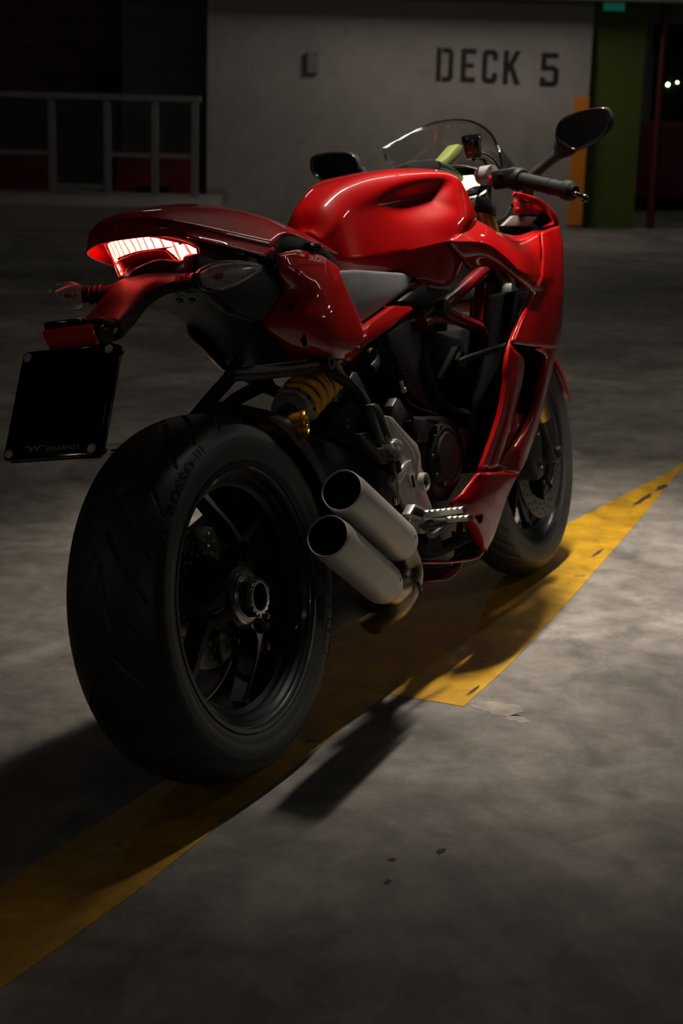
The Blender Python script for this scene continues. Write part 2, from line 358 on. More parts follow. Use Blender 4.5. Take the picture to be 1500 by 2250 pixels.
for ch, u0, z0 in (('D', .85, 1.455), ('E', 1.105, 1.455), ('C', 1.325, 1.45), ('K', 1.545, 1.445), ('5', 1.93, 1.435)):
    bm = bmesh.new()
    for poly in LT[ch]:
        f = bm.faces.new([bm.verts.new((env(u0+x, 17.197, z0+z)[0]-dkl.location.x, env(u0+x, 17.197, z0+z)[1]-dkl.location.y, z0+z-dkl.location.z)) for x, z in poly])
    for f in bm.faces: f.normal_update()
    bmesh.ops.triangulate(bm, faces=bm.faces)
    frombm('letter', bm, M['deckpaint'], dkl, False)
tag(ebox('switch_box', -.49, -.36, 17.14, 17.2, 1.50, 1.72, M['wallgrey'], bev=.01), 'small grey electrical box on the pale wall left of the lettering', 'box')
# board cladding seen behind the railing
cl = bpy.data.objects.new('board_cladding', None); C.objects.link(cl); cl.location = env(-4.2, 19.2, .24)
tag(cl, 'dark brown board cladding rising behind the railing on the left', 'cladding')
bpy.context.view_layer.update()
inv = Matrix.Translation(-Vector(cl.location))
for i in range(9):
    o = ebox('board', -6.5, -2.25, 19.2+.012*(i % 2), 19.26, .26+i*.30, .26+i*.30+.288, M['brown'], cl, .004); o.data.transform(inv)
o = ebox('vent', -2.98, -2.70, 19.15, 19.2, 1.33, 1.52, M['matte'], cl, .004); o.data.transform(inv)
# railing with mesh panels
def thing(name, loc, label, cat, group=None, rot=None):
    o = bpy.data.objects.new(name, None); C.objects.link(o); o.location = loc
    if rot: o.rotation_euler = rot
    return tag(o, label, cat, group)
rl = thing('mesh_railing', env(-3, 16.5, .24), 'grey steel railing with wire mesh panels on the raised kerb', 'railing')
T = Matrix.Translation(-Vector(rl.location))
def rb(name, u0, u1, z0, z1, d=16.5, t=.05, m='railgrey'):
    o = ebox(name, u0, u1, d-t/2, d+t/2, z0, z1, M[m], rl, .004); o.data.transform(T)
rb('top_rail', -6.0, -1.52, 1.175, 1.235, t=.07)
for u in (-5.0, -4.1, -3.02, -2.46, -1.98, -1.58): rb('post', u-.035, u+.035, .24, 1.175)
rb('middle_rail', -6, -3.02, .62, .665, t=.04); rb('middle_rail', -2.46, -1.58, .62, .665, t=.04); rb('lower_rail', -3.02, -2.46, .30, .345, t=.04)
def wire_panel(u0, u1, z0, z1):
    bm = bmesh.new(); s = .055; W, H = u1-u0, z1-z0
    for sg in (1, -1):
        k = -H
        while k < W+H:
            a = (k, 0) if sg > 0 else (k, H); b = (k+H, H) if sg > 0 else (k+H, 0)
            x0, x1 = max(0, a[0]), min(W, b[0])
            if x1-x0 > .02:
                f = lambda x: a[1]+(b[1]-a[1])*(x-a[0])/(b[0]-a[0])
                p, q = (x0, f(x0)), (x1, f(x1))
                vs_ = [bm.verts.new(env(u0+e[0]+ox, 16.5+oy, z0+e[1])) for e in (p, q) for ox, oy in ((.004, 0), (-.004, 0.003))]
                bm.faces.new((vs_[0], vs_[1], vs_[3], vs_[2]))
            k += s
    o = frombm('wire_mesh', bm, M['railgrey'], rl, False, 'stuff'); o.data.transform(T)
wire_panel(-6, -4.13, .66, 1.175); wire_panel(-4.07, -3.05, .66, 1.175); wire_panel(-2.99, -2.49, .345, 1.175); wire_panel(-2.43, -2.01, .66, 1.175); wire_panel(-1.95, -1.6, .66, 1.175)
def barrier(u0, u1, label):
    c = (u0+u1)/2; w_ = (u1-u0)/2
    bm = bmesh.new()
    prof = [(-.20, 0), (.20, 0), (.20, .10), (.09, .20), (.07, .42), (-.07, .42), (-.09, .20), (-.20, .10)]
    v = [[bm.verts.new(env(c+s*w_, 17.3+a, .24+b)) for a, b in prof] for s in (-1, 1)]
    for i in range(8): bm.faces.new((v[0][i], v[0][(i+1) % 8], v[1][(i+1) % 8], v[1][i]))
    bm.faces.new(v[0]); bm.faces.new(v[1][::-1])
    root = thing('road_barrier', env(c, 17.3, .24), label, 'barrier')
    o = frombm('shell', bm, M['barred'], root, False); o.data.transform(Matrix.Translation(-Vector(root.location)))
    o = ebox('fork_slot', c-.17, c+.17, 17.08, 17.11, .24, .31, M['matte'], root); o.data.transform(Matrix.Translation(-Vector(root.location)))
barrier(-4.6, -3.12, 'red plastic road barrier behind the left end of the railing')
barrier(-2.46, -1.68, 'red plastic road barrier behind the railing, nearer the pale wall')
# right-hand background
tag(tube('sprinkler_pipe', [env(3.22, 17.4, 0), env(3.22, 17.4, 1.5), env(3.22, 17.4, 3)], .04, M['pipe']), 'red sprinkler pipe running floor to ceiling beside the green column', 'pipe')
hy = thing('hose_cabinet', env(4.35, 21.2, 0), 'tall red cabinet standing against the far wall at the right edge', 'cabinet')
T2 = Matrix.Translation(-Vector(hy.location))
for nm, a in dict(body=(3.45, 5.4, 21.1, 21.5, .15, 1.12), door=(3.50, 4.35, 21.06, 21.1, .18, 1.08), plinth=(3.5, 5.35, 21.15, 21.5, 0, .15)).items():
    o = ebox(nm, *a, M['barred'] if nm != 'plinth' else M['matte'], hy, .01); o.data.transform(T2)
o = ebox('door', 4.38, 5.3, 21.06, 21.1, .18, 1.08, M['barred'], hy, .01); o.data.transform(T2)
gd = thing('glass_lobby_door', env(4.25, 21.4, 1.15), 'dim glazed opening above the red cabinet with small lamps showing through', 'door')
T3 = Matrix.Translation(-Vector(gd.location))
o = ebox('pane', 3.92, 5.2, 21.38, 21.44, 1.15, 2.0, M['glassdark'], gd); o.data.transform(T3)
for u in (3.9, 4.26, 4.75, 5.2): o = ebox('frame', u-.02, u+.02, 21.34, 21.46, 1.13, 2.0, M['matte'], gd, .003); o.data.transform(T3)
o = ebox('head_box', 3.85, 5.3, 21.2, 21.46, 2.0, 2.32, M['matte'], gd, .01); o.data.transform(T3)
for u, z, n in ((4.05, 1.58, 'small lit greenish lamp in the glazed opening, left one'), (4.17, 1.61, 'small lit greenish lamp in the glazed opening, right one')):
    t = thing('wall_lamp', env(u, 21.36, z), n, 'lamp')
    bm = bmesh.new(); bmesh.ops.create_uvsphere(bm, u_segments=12, v_segments=8, radius=.016 if 'left' in n else .008); frombm('bulb', bm, M['lampglow'], t)
    box('back_plate', (0, .01, .03), (.05, .01, .06), M['matte'], t, .002)
ex = thing('exit_sign', env(2.63, 17.1, 2.27), 'small green glowing exit sign hanging at the top of the green column', 'sign')
o = ebox('sign_box', 2.53, 2.74, 17.06, 17.12, 2.20, 2.34, M['exit'], ex, .005); o.data.transform(Matrix.Translation(-Vector(ex.location)))
o = ebox('hanger', 2.63, 2.64, 17.08, 17.10, 2.34, 3.0, M['matte'], ex); o.data.transform(Matrix.Translation(-Vector(ex.location)))
# ---- ceiling battens out of frame, some of them added fill lights
def batten(name, c, ln, ang, z, m, label, rad=.013):
    t = thing(name, (c[0], c[1], z), label, 'lamp', rot=(0, 0, ang))
    box("housing", (0, 0, .06), (ln, .06, .05), M['lampwhite'], t, .004)
    lathe('tube', [(-ln/2+.02, rad), (ln/2-.02, rad)], (0, 0, 0), (1, 0, 0), m, t, 16, None)
    for s in (-1, 1): box('lamp_holder', (s*(ln/2-.015), 0, .02), (.02, .03, .05), M['lampwhite'], t, .002)
    tube('suspension_rod', [(0, 0, .08), (0, 0, 2.998-z)], .006, M['lampwhite'], t, 8)
for i, x in enumerate((1.25, 2.5, 3.75, 5.0)):
    batten('tube_light', (x, .08), 1.22, 0, 2.5, M['tubeglow'], ('first', 'second', 'third', 'fourth')[i]+' fluorescent batten in the row above the motorcycle, counted from its tail')
batten('tube_light', (12.4, 4.6), 1.2, .45, 2.7, M['wallfill'], 'added fill batten on the ceiling ahead of the pale wall')  # added fill, brightens the lettered wall
batten('tube_light', (4.6, -2.8), 1.22, .2, 2.6, M['tubeside'], 'fluorescent batten on the ceiling ahead and to the right of the motorcycle')
batten('tube_light', (5.0, 3.6), 1.22, .2, 2.6, M['leftfill'], 'added fill batten on the ceiling ahead and to the left of the motorcycle')  # added fill for the floor on the left
batten('tube_light', (-4.6, -3.0), 1.22, 1.2, 2.5, M['rearfill'], 'added fill batten on the ceiling behind the camera, on the right side')  # added fill, lifts the rear tyre and other rear faces
batten('tube_light', (-4.4, 3.6), 1.22, 2.0, 2.5, M['rearfill'], 'added fill batten on the ceiling behind the camera, on the left side')  # added fill, gives the mirror glass something lighter to reflect
batten('tube_light', (16.4, 3.5), 1.22, .45, 2.7, M['tubedim'], 'added fill batten on the ceiling in the far bay by the red cabinet')  # added fill, lights the red cabinet
for x, y, n in ((7.5, -6.5, 'nearest'), (10.5, -8.0, 'second nearest'), (13.5, -9.5, 'second farthest'), (9.5, -11.5, 'farthest from the row')):
    batten('tube_light', (x, y), 1.22, .3, 2.7, M['tubedim'], 'fluorescent batten in the far right bays, '+n)

# ================================================================ THE MOTORCYCLE (bike frame: x ahead, y to its left, z up)
bike = bpy.data.objects.new('motorcycle', None); C.objects.link(bike)
bike.rotation_euler = (-LEAN, 0, 0); bike.location = (0, 0, .0025)
tag(bike, 'glossy red sport motorcycle leaning on its stand on the yellow line, tail light lit', 'motorcycle')
def atx(px, py, x):
    d = unlean(FW + RT*(px-750)/FPX - UP*(py-1125)/FPX); t = (x-CB[0])/d[0]; p = CB+t*d
    return (x, float(p[1]), float(p[2]))
def onsurf(px, py, f, lo=-.10, hi=.082):            # sight line met with the surface x = f(y)
    best = None
    for i in range(601):
        y = lo+(hi-lo)*i/600; p = at(px, py, y); e = abs(p[0]-f(y, p[2]))
        if best is None or e < best[0]: best = (e, p)
    return best[1]
def my(p): return (p[0], -p[1], p[2])
# ---- tyres: one swept surface, the tread grooves pressed into it
Z = [(-23, .02), (-13, -.05), (-3, -.14), (1, -.01), (10, -.30), (20, -.62)]
SA = [(12, -.02), (22, -.25), (33, -.60)]; SB = [(-6, -.31), (0, -.49), (6, -.70)]
def tyre(name, cx, R, W, drop, rr, bead, na, ns, pitches, detail=True):
    per = 360/pitches; sc = per/45
    segs = []
    for poly in (Z, SA, SB):
        for (a0, s0), (a1, s1) in zip(poly, poly[1:]):
            for k in range(pitches):
                off = 134+k*per
                segs.append((a0*sc+off, s0, a1*sc+off, s1, poly[0][1], poly[-1][1]))
                segs.append((a0*sc+off+7, .08-s0, a1*sc+off+7, .08-s1, 0, 0))
    S_ = np.array([q[:4] for q in segs])
    th = np.arange(na)*360/na
    s = np.linspace(-1, 1, ns)
    T, Sg = np.meshgrid(th, s, indexing='ij')
    arc = W*.72
    D = np.full(T.shape, 1.0)
    for a0, s0, a1, s1 in S_:
        ax = (T-a0+180) % 360-180; ux = np.radians(ax)*R; uy = (Sg-s0)*arc
        vx = math.radians(a1-a0)*R; vy = (s1-s0)*arc; L2 = vx*vx+vy*vy
        t = np.clip((ux*vx+uy*vy)/L2, 0, 1); d = np.hypot(ux-t*vx, uy-t*vy)
        D = np.minimum(D, d)
    gw = .0026 if detail else .003
    dep = np.clip((gw-D)/(gw*.45)+.5, 0, 1)*.0045
    ph = Sg*PI/2
    r = R-drop*(1-np.cos(ph)); y = W/2*np.sin(ph)
    nr, ny = np.cos(ph), np.sin(ph)*.7
    r = r-dep*nr; y = y-dep*ny*.5
    prof = [(y, r)]
    # sidewalls down to the bead
    rs, ys = R-drop, W/2
    side_ = [(ys*1.0, rs-.004), (ys*1.005, rs-.010), (ys*.985, rs-(rs-bead)*.45), (ys*.95, rs-(rs-bead)*.60), (ys*.955, rs-(rs-bead)*.64), (ys*.90, bead+.004), (ys*.87, bead), (ys*.80, bead-.004)]
    Y = np.concatenate([np.tile([-a for a, b in side_][::-1], (na, 1)), y, np.tile([a for a, b in side_], (na, 1))], 1)
    Rr = np.concatenate([np.tile([b for a, b in side_][::-1], (na, 1)), r, np.tile([b for a, b in side_], (na, 1))], 1)
    tt = np.radians(th)[:, None]
    V = np.stack([cx+Rr*np.cos(tt), Y, R+Rr*np.sin(tt)], -1)
    m = V.shape[1]; i = np.arange(na)[:, None]; j = np.arange(m-1)[None, :]
    F = np.stack([i*m+j, i*m+j+1, ((i+1) % na)*m+j+1, ((i+1) % na)*m+j], -1).reshape(-1, 4)
    me = bpy.data.meshes.new(name); me.vertices.add(na*m); me.vertices.foreach_set('co', V.reshape(-1).astype(np.float32))
    me.loops.add(F.size); me.loops.foreach_set('vertex_index', F.reshape(-1).astype(np.int32))
    me.polygons.add(len(F)); me.polygons.foreach_set('loop_start', np.arange(0, F.size, 4, dtype=np.int32)); me.update(calc_edges=True); me.validate()
    return link(name, me, M['rubber'], bike)
rt_ = tyre('rear_tyre', 0, .315, .184, .047, 0, .228, 1080, 131, 8)
def wheel_text(s, size, th0, r0, yoff, parent, cx=0, R=.315, sx=1.0, tilt=0, m='rubberletter', sub=1):
    def f(x, y, z):
        rad = r0+y; a = math.radians(th0)-x/r0
        return (cx+rad*math.cos(a), yoff(rad)-z, R+rad*math.sin(a))
    return textmesh('lettering', s, size, f, M[m], parent, .0006, .0003, 1.15, sx, sub=sub)
ys = lambda r: -(.092*np.interp(r, [.228, .2536, .268], [.90, .985, 1.006]))-.0003
yt = lambda r: -(.092*math.sin(math.acos(max(-1, min(1, 1-(.315-r)/.047)))))-.0004
wheel_text('DIABLO  ROSSO III', .021, 138, .281, yt, rt_, sx=1.5)
wheel_text('PIRELLI', .020, -27, .262, lambda r: -.0929, rt_, sx=1.35)
for rr_ in (.2745, .2775):
    tube('raised_line', [(rr_*math.cos(math.radians(a)), yt(rr_)+.0002, .315+rr_*math.sin(math.radians(a))) for a in range(-42, -12, 3)], .0007, M['rubberletter'], rt_, 6, 2)
# ---- rear rim
Yax = (0, 1, 0); H = (0, 0, .315)
rim = lathe('rear_rim', [(-.080, .218), (-.0835, .222), (-.0835, .2285), (-.080, .2300), (-.076, .2285), (-.074, .222), (-.071, .2135), (-.060, .2085), (-.052, .200), (-.030, .1955), (.030, .1955), (.052, .200), (.060, .2085), (.074, .2135), (.080, .2290), (.083, .2285), (.083, .222), (.078, .210), (.062, .203), (.050, .191), (.030, .187), (-.028, .187), (-.048, .189), (-.052, .199), (-.063, .202), (-.0655, .208), (-.074, .2105), (-.0765, .216)], H, Yax, M['rim'], bike, 120, 32, closed=True)
lathe('wheel_hub', [(-.070, .028), (-.072, .048), (-.068, .053), (-.052, .055), (-.045, .062), (-.02, .058), (.00, .044), (.05, .042), (.05, .03)], H, Yax, M['rim'], rim, 60)
def spoke(th):
    ca, sa = math.cos(math.radians(th)), math.sin(math.radians(th))
    def pl(r, a): return (r*math.cos(math.radians(a)), r*math.sin(math.radians(a)))
    up = [(.045, .027), (.078, .0185), (.096, .022), pl(.125, 20), pl(.160, 30), pl(.193, 35)]
    lo = [pl(.193, 28.5), pl(.160, 23.5), pl(.130, 12.5), (.108, .005)]
    out = up+lo+[(.104, 0)]+[(a, -b) for a, b in lo[::-1]]+[(a, -b) for a, b in up[::-1]]
    P = []
    bm = bmesh.new(); rows = []
    for k in (0, 1):
        row = []
        for a, b in out:
            r = math.hypot(a, b)
            yo = -.068+.035*np.clip((r-.05)/.14, 0, 1)**1.3; th_ = .042-.012*np.clip((r-.05)/.14, 0, 1)
            row.append(bm.verts.new((ca*a-sa*b, yo+k*th_, .315+sa*a+ca*b)))
        rows.append(row)
    n = len(out)
    for i in range(n): bm.faces.new((rows[0][i], rows[0][(i+1) % n], rows[1][(i+1) % n], rows[1][i]))
    from mathutils.geometry import tessellate_polygon
    for k in (0, 1):
        for t3 in tessellate_polygon([[Vector((p[0], p[1], 0)) for p in out]]): bm.faces.new([rows[k][q] for q in t3])
    bmesh.ops.recalc_face_normals(bm, faces=bm.faces)
    bmesh.ops.bevel(bm, geom=[e for e in bm.edges if e.is_manifold and e.calc_face_angle(0) > .9], offset=.003, segments=2, affect='EDGES', clamp_overlap=True)
    frombm('spoke', bm, M['rim'], rim, auto=35)
    bm = bmesh.new(); bmesh.ops.create_cube(bm, size=1)
    bmesh.ops.transform(bm, matrix=Matrix.Translation((.078*ca, -.0655, .315+.078*sa)) @ Matrix.Rotation(-math.radians(th), 4, 'Y') @ Matrix.Diagonal((.030, .012, .011, 1)), verts=bm.verts)
    frombm('spoke_slot', bm, M['matte'], rim, False)
for th in (66, 186, 306): spoke(th)
nut = lathe('axle_nut', [(-.070, .047), (-.0745, .046), (-.0765, .043), (-.0765, .036)], H, Yax, M['chrome'], bike, 60)
bm = bmesh.new(); bmesh.ops.create_cone(bm, segments=12, radius1=.0365, radius2=.0345, depth=.018, cap_ends=False)
bmesh.ops.transform(bm, matrix=Matrix.Translation((0, -.085, .315)) @ Matrix.Rotation(PI/2, 4, 'X'), verts=bm.verts)
bmesh.ops.bevel(bm, geom=list(bm.edges), offset=.0008, segments=1, affect='EDGES')
frombm('hexagon', bm, M['chrome'], nut, auto=20)
lathe('inner_ring', [(-.094, .0335), (-.100, .0325), (-.101, .029), (-.101, .0235), (-.096, .0225), (-.07, .0222)], H, Yax, M['chrome'], nut, 60)
lathe('axle_bore', [(-.095, .0228), (-.065, .022), (-.065, 0)], H, Yax, M['matte'], nut, 32)
for k in range(16):
    a = 2*PI*k/16; box('notch', (.0312*math.cos(a), -.0985, .315+.0312*math.sin(a)), (.004, .006, .0024), M['matte'], nut, 0, Matrix.Rotation(-a, 3, 'Y'), False)
tube('retaining_clip', [(.010, -.101, .315-.030), (.014, -.104, .315-.036), (.007, -.104, .315-.040), (.003, -.101, .315-.031)], .0012, M['chrome'], nut, 6, 4)
# ---- brake disc, drilled
def disc(name, cx, R0, y, ro, ri, nh, rows_, thick=.005, wave=0):
    bm = bmesh.new(); nA = 420; nR = 34
    holes = [(r0, 2*PI*(k+o)/nh) for r0, o in rows_ for k in range(nh)]
    g = [[bm.verts.new((cx+(ri+(ro-ri)*j/nR)*math.cos(2*PI*i/nA), y, R0+(ri+(ro-ri)*j/nR)*math.sin(2*PI*i/nA))) for j in range(nR+1)] for i in range(nA)]
    for i in range(nA):
        for j in range(nR):
            r = ri+(ro-ri)*(j+.5)/nR; a = 2*PI*(i+.5)/nA
            if any(abs(r-h[0]) < .005 and math.hypot(r*math.cos(a)-h[0]*math.cos(h[1]), r*math.sin(a)-h[0]*math.sin(h[1])) < .0038 for h in holes): continue
            bm.faces.new((g[i][j], g[i][j+1], g[(i+1) % nA][j+1], g[(i+1) % nA][j]))
    r = bmesh.ops.extrude_face_region(bm, geom=bm.faces[:]); bmesh.ops.translate(bm, verts=[v for v in r['geom'] if isinstance(v, bmesh.types.BMVert)], vec=(0, thick, 0))
    for v in [v for v in bm.verts if not v.link_faces]: bm.verts.remove(v)
    return frombm(name, bm, M['disc'], bike, auto=35)
dk = disc('rear_brake_disc', 0, .315, .004, .1225, .070, 20, ((.112, 0), (.101, .5), (.090, 0), (.079, .5)))
lathe('disc_carrier', [(.004, .045), (.004, .073), (.010, .073), (.010, .045)], H, Yax, M['matte'], dk, 48)
cal = box('rear_brake_caliper', (.105, .004, .205), (.050, .05, .075), M['gloss'], bike, .010, Matrix.Rotation(.4, 3, 'Y'))
box('caliper_bridge', (.095, -.022, .215), (.03, .02, .05), M['castgrey'], cal, .005, Matrix.Rotation(.4, 3, 'Y'))
bolt((.085, -.030, .235), (0, -1, 0), .006, M['castgrey'], cal); bolt((.115, -.030, .195), (0, -1, 0), .008, M['chrome'], cal)
# ---- single-sided swingarm on the left, crossing ahead of the wheel
sw = tube('swingarm', [(0, .115, .315), (.10, .128, .33), (.25, .128, .365), (.37, .10, .40), (.46, .03, .405), (.50, 0, .405)], [.062, .056, .052, .060, .070, .072], M['plastic'], bike, 20, 6)
prism('pivot_body', [at(a, b, -.085) for a, b in [(640, 955), (680, 950), (735, 975), (865, 1045), (880, 1090), (850, 1150), (760, 1110), (690, 1030)]], (0, .16, 0), M['plastic'], sw, .010)
lathe('stand_bobbin', [(-.006, .004), (-.005, .0065), (.004, .0065), (.006, .004)], at(250, 998, .165), (0, 1, 0), M['chrome'], sw, 20)
# ---- hugger over the tyre
hr = []
for a in np.linspace(70, 6, 14):
    ca, sa = math.cos(math.radians(a)), math.sin(math.radians(a)); k = min(1, (70-a)/14); w_ = .055+.050*k**.6
    hr.append([(r*ca, y, .315+r*sa) for y, r in ((w_, .302+.02*(1-k)), (w_*.97, .325), (w_*.5, .338), (0, .342), (-w_*.5, .339), (-w_*.92, .331), (-w_*1.02, .318), (-w_*1.03, .292+.03*(1-k)))])
hug = patch('rear_hugger', hr, M['plastic'], bike, .003, 3, 4, cbrk=(1, 5, 6))
# ---- shock absorber
sk0 = Vector(at(641, 904, -.035)); sk1 = Vector(at(706, 832, -.035)); ax_ = (sk1-sk0).normalized(); ln_ = (sk1-sk0).length
shock = tube('shock_absorber', [sk0-ax_*.05, sk1+ax_*.10], .019, M['castgrey'], bike, 20)
lathe('spring_collar', [(-.004, .020), (-.004, .037), (.012, .037), (.012, .0405), (.022, .0405), (.022, .02)], sk0-ax_*.008, ax_, M['alu'], shock, 32)
for k in range(10):
    a_, u_, v_ = frame(ax_); t = 2*PI*k/10
    box('collar_notch', tuple(sk0+a_*.012+(u_*math.cos(t)+v_*math.sin(t))*.040), (.004, .004, .007), M['matte'], shock, 0, None, False)
a_, u_, v_ = frame(ax_); n_ = 5.0; pts = []
for i in range(int(n_*22)):
    t = 2*PI*i/22; q = sk0+a_*(.022+(ln_+.030-.022)*i/(n_*22))+(u_*math.cos(t)+v_*math.sin(t))*.0365; pts.append(tuple(q))
tube('coil_spring', pts, .0075, M['spring'], shock, 12, 1)
e0 = at(666, 933, -.110)
rs_ = lathe('reservoir_end', [(.075, .021), (.002, .0212), (0, .023), (-.004, .0235), (-.007, .0225), (-.0072, .0185), (-.0055, .018), (-.0055, .012), (-.007, .011), (-.007, .005), (-.004, .004), (-.004, 0)], e0, (-.35, 1, .0), M['gold'], shock, 48)
# ---- under-tail, seat, subframe
UT = [(-.005, .905), (-.02, .870), (.02, .832), (.088, .814), (.213, .749), (.298, .678), (.43, .690), (.46, .86), (.2, .895)]
ut = prism('undertail', [(x, -.075, z) for x, z in UT], (0, .15, 0), M['plastic'], bike, .006)
for px, py, y in ((423, 662, -.04), (395, 662, .0), (520, 790, -.045)):
    bolt(at(px, py, y), (-.6, 0, -.8), .0065, M['gloss'], ut)
prism('side_filler', [at(a, b, -.098) for a, b in [(430, 560), (500, 556), (600, 572), (628, 640), (580, 710), (520, 690), (440, 620)]], (0, .03, 0), M['plastic'], ut, .008)
seat = prism('seat', [at(a, b, -.118) for a, b in [(735, 597), (790, 595), (905, 603), (920, 617), (916, 628), (862, 665), (800, 710), (780, 712), (745, 690)]], (0, .236, 0), M['seat'], bike, .012, seg=4)
prism('frame_cover', [at(a, b, -.125) for a, b in [(880, 664), (918, 634), (930, 630), (990, 640), (972, 655), (935, 682), (915, 672)]], (0, .06, 0), M['plastic'], bike, .004)
prism('seat_trim', [at(a, b, -.112) for a, b in [(612, 517), (660, 524), (706, 540), (738, 568), (758, 606), (776, 668), (792, 716), (783, 712), (766, 655), (748, 610), (725, 578), (700, 564), (650, 552), (620, 550), (604, 575), (588, 570)]], (0, .03, 0), M['plastic'], bike, .003)
box('grab_latch', at(688, 545, -.117), (.05, .012, .012), M['gloss'], bike, .003, Matrix.Rotation(.12, 3, 'Y'))
# ---- seat cowl
cre = [at(374, 490, -.078), at(408, 498, -.094), at(450, 509, -.106), at(520, 527, -.117), at(600, 545, -.125), at(628, 519, -.112), at(690, 541, -.095), at(742, 562, -.085)]
top = [[(-.099, 0, .958), (-.092, -.042, .956), cre[0]],
       [(-.068, 0, .970), (-.060, -.055, .963), cre[1]],
       [(.005, 0, .975), (.01, -.065, .962), cre[2]],
       [(.10, 0, .976), (.10, -.07, .955), cre[3]],
       [(.205, 0, .970), (.20, -.065, .946), cre[4]],
       [(.29, 0, .951), (.28, -.060, .935), cre[5]],
       [(.40, 0, .927), (.40, -.050, .910), cre[6]],
       [(.50, 0, .898), (.50, -.045, .880), cre[7]]]
cowl = patch('seat_cowl', [[r[0], r[1], r[2]] for r in top], M['red'], bike, .003, 6, 6, rbrk=(4,), mirror='join', flip=True)
lowr = [(-.102, 0, .929), (-.094, -.045, .928), (-.070, -.078, .924), at(424, 526, -.105), at(470, 536, -.118), at(520, 548, -.126), at(584, 566, -.134)]
upr = [top[0][0], top[0][1], cre[0], cre[1], cre[2], cre[3], cre[4]]
for s_ in (1, -1):
    patch('cowl_edge', [[(p[0], p[1]*s_, p[2]) for p in upr], [(p[0]-.004, p[1]*1.03*s_, p[2]*.5+q[2]*.5) for p, q in zip(upr, lowr)], [(p[0], p[1]*s_, p[2]) for p in lowr]], M['red'], cowl, .003, 4, 6, flip=(s_ > 0))
# ---- tail panels
pr = [G((605, 562, -.112), (650, 552, -.116), (700, 565, -.116), (738, 590, -.110), (746, 602, -.106)),
      G((610, 600, -.108), (660, 610, -.122), (715, 615, -.126), (758, 645, -.120), (766, 655, -.112)),
      G((624, 642, -.095), (662, 655, -.116), (725, 672, -.132), (780, 700, -.126), (788, 706, -.116)),
      G((576, 710, -.076), (655, 700, -.112), (730, 722, -.133), (793, 738, -.128), (804, 745, -.116)),
      G((612, 752, -.076), (664, 745, -.104), (735, 762, -.130), (788, 766, -.126), (800, 762, -.116)),
      G((650, 797, -.076), (688, 784, -.096), (732, 790, -.118), (762, 796, -.116), (770, 798, -.110))]
for mi in (False, True):
    tp = patch('tail_panel', pr, M['red'], bike, .004, 6, 6, cbrk=(1, 3), mirror=mi)
    if not mi:
        bolt(at(636, 687, -.1), (-.35, -1, -.1), .0125, M['matte'], tp); bolt(at(636, 687, -.104), (-.35, -1, -.1), .007, M['castgrey'], tp)
        box('vent_slot', at(665, 735, -.1075), (.008, .008, .048), M['matte'], tp, .002, Matrix.Rotation(-.12, 3, 'Y'))
        def onp(px0, py0, sxp, syp):             # flat print laid on the shoulder of the panel
            return lambda x, y, z: at(px0+x*1000*sxp, py0-y*1000*syp+x*1000*.20*sxp, -.1268)
        textmesh('lettering', 'DUCATI', .016, onp(697, 573, .62, .9), M['white'], tp, 0, .0006)
        for nm, c0, c1, m_ in (('flag_green', 650, 659, 'green'), ('flag_white', 659, 669, 'white'), ('flag_red', 669, 680, 'redlens')):
            y_ = lambda c: 557+(c-650)*.26
            mesh(nm, [at(c0, y_(c0), -.1268), at(c1, y_(c1), -.1268), at(c1, y_(c1)+5.5, -.1268), at(c0, y_(c0)+5.5, -.1268)], [(0, 1, 2, 3)], M[m_], tp, False)
prism('subframe_cover', [at(a, b, -.132) for a, b in [(797, 728), (812, 714), (868, 674), (903, 675), (912, 682), (862, 722), (803, 764), (792, 772)]], (0, .030, 0), M['red'], bike, .004)
# ---- tail light
tf = lambda y, z: -.075+1.5*y*y+1100*y**4+.5*(.93-z)
tl = bpy.data.objects.new('tail_light', None); C.objects.link(tl); tl.parent = bike
def rails(name, a, b, m, dx=0, n=8):
    def sp(q):
        if q[0] == 's': return (tf(q[1], q[2])+dx, q[1], q[2])
        return onsurf(q[0], q[1], lambda v, z: tf(v*(1+dx*12), z)+dx)
    A = [sp(q) for q in a]; B = [sp(q) for q in b]
    A = crom(A, 5) if len(A) > 2 else np.linspace(A[0], A[-1], 11); B = crom(B, 5) if len(B) > 2 else np.linspace(B[0], B[-1], 11)
    k = 24
    ra = np.array([[np.interp(t, np.linspace(0, 1, len(A)), A[:, i]) for i in range(3)] for t in np.linspace(0, 1, k)])
    rb_ = np.array([[np.interp(t, np.linspace(0, 1, len(B)), B[:, i]) for i in range(3)] for t in np.linspace(0, 1, k)])
    rows = [ra+(rb_-ra)*t for t in (0, .2, .4, .6, .8, 1)]
    rows = [np.array([[tf(q[1]*(1+dx*12), q[2])+dx, q[1], q[2]] for q in r_]) for r_ in rows]
    return patch(name, rows, m, tl, .002, 2, 1, flip=True)
rails('light_backing', [('s', .088, .905), ('s', .066, .932), ('s', .03, .937), (330, 512), (420, 528), (448, 548)], [('s', .086, .89), ('s', .066, .866), ('s', .045, .868), (340, 580), (395, 582), (446, 566)], M['matte'], .010)
rails('lit_band', [('s', .081, .905), ('s', .068, .922), ('s', .04, .929), (300, 525), (345, 528), (392, 538)], [('s', .080, .893), ('s', .068, .898), ('s', .04, .903), (300, 556), (340, 550), (393, 543)], M['tailglow'])
rails('lit_segment', [(366, 551), (388, 545), (408, 540), (431, 550)], [(386, 566), (395, 575), (412, 570), (433, 562)], M['tailglow'])
rails('lit_segment', [('s', .0815, .892), ('s', .074, .892), ('s', .067, .892)], [('s', .072, .876), ('s', .066, .874), ('s', .058, .874)], M['tailglow'])
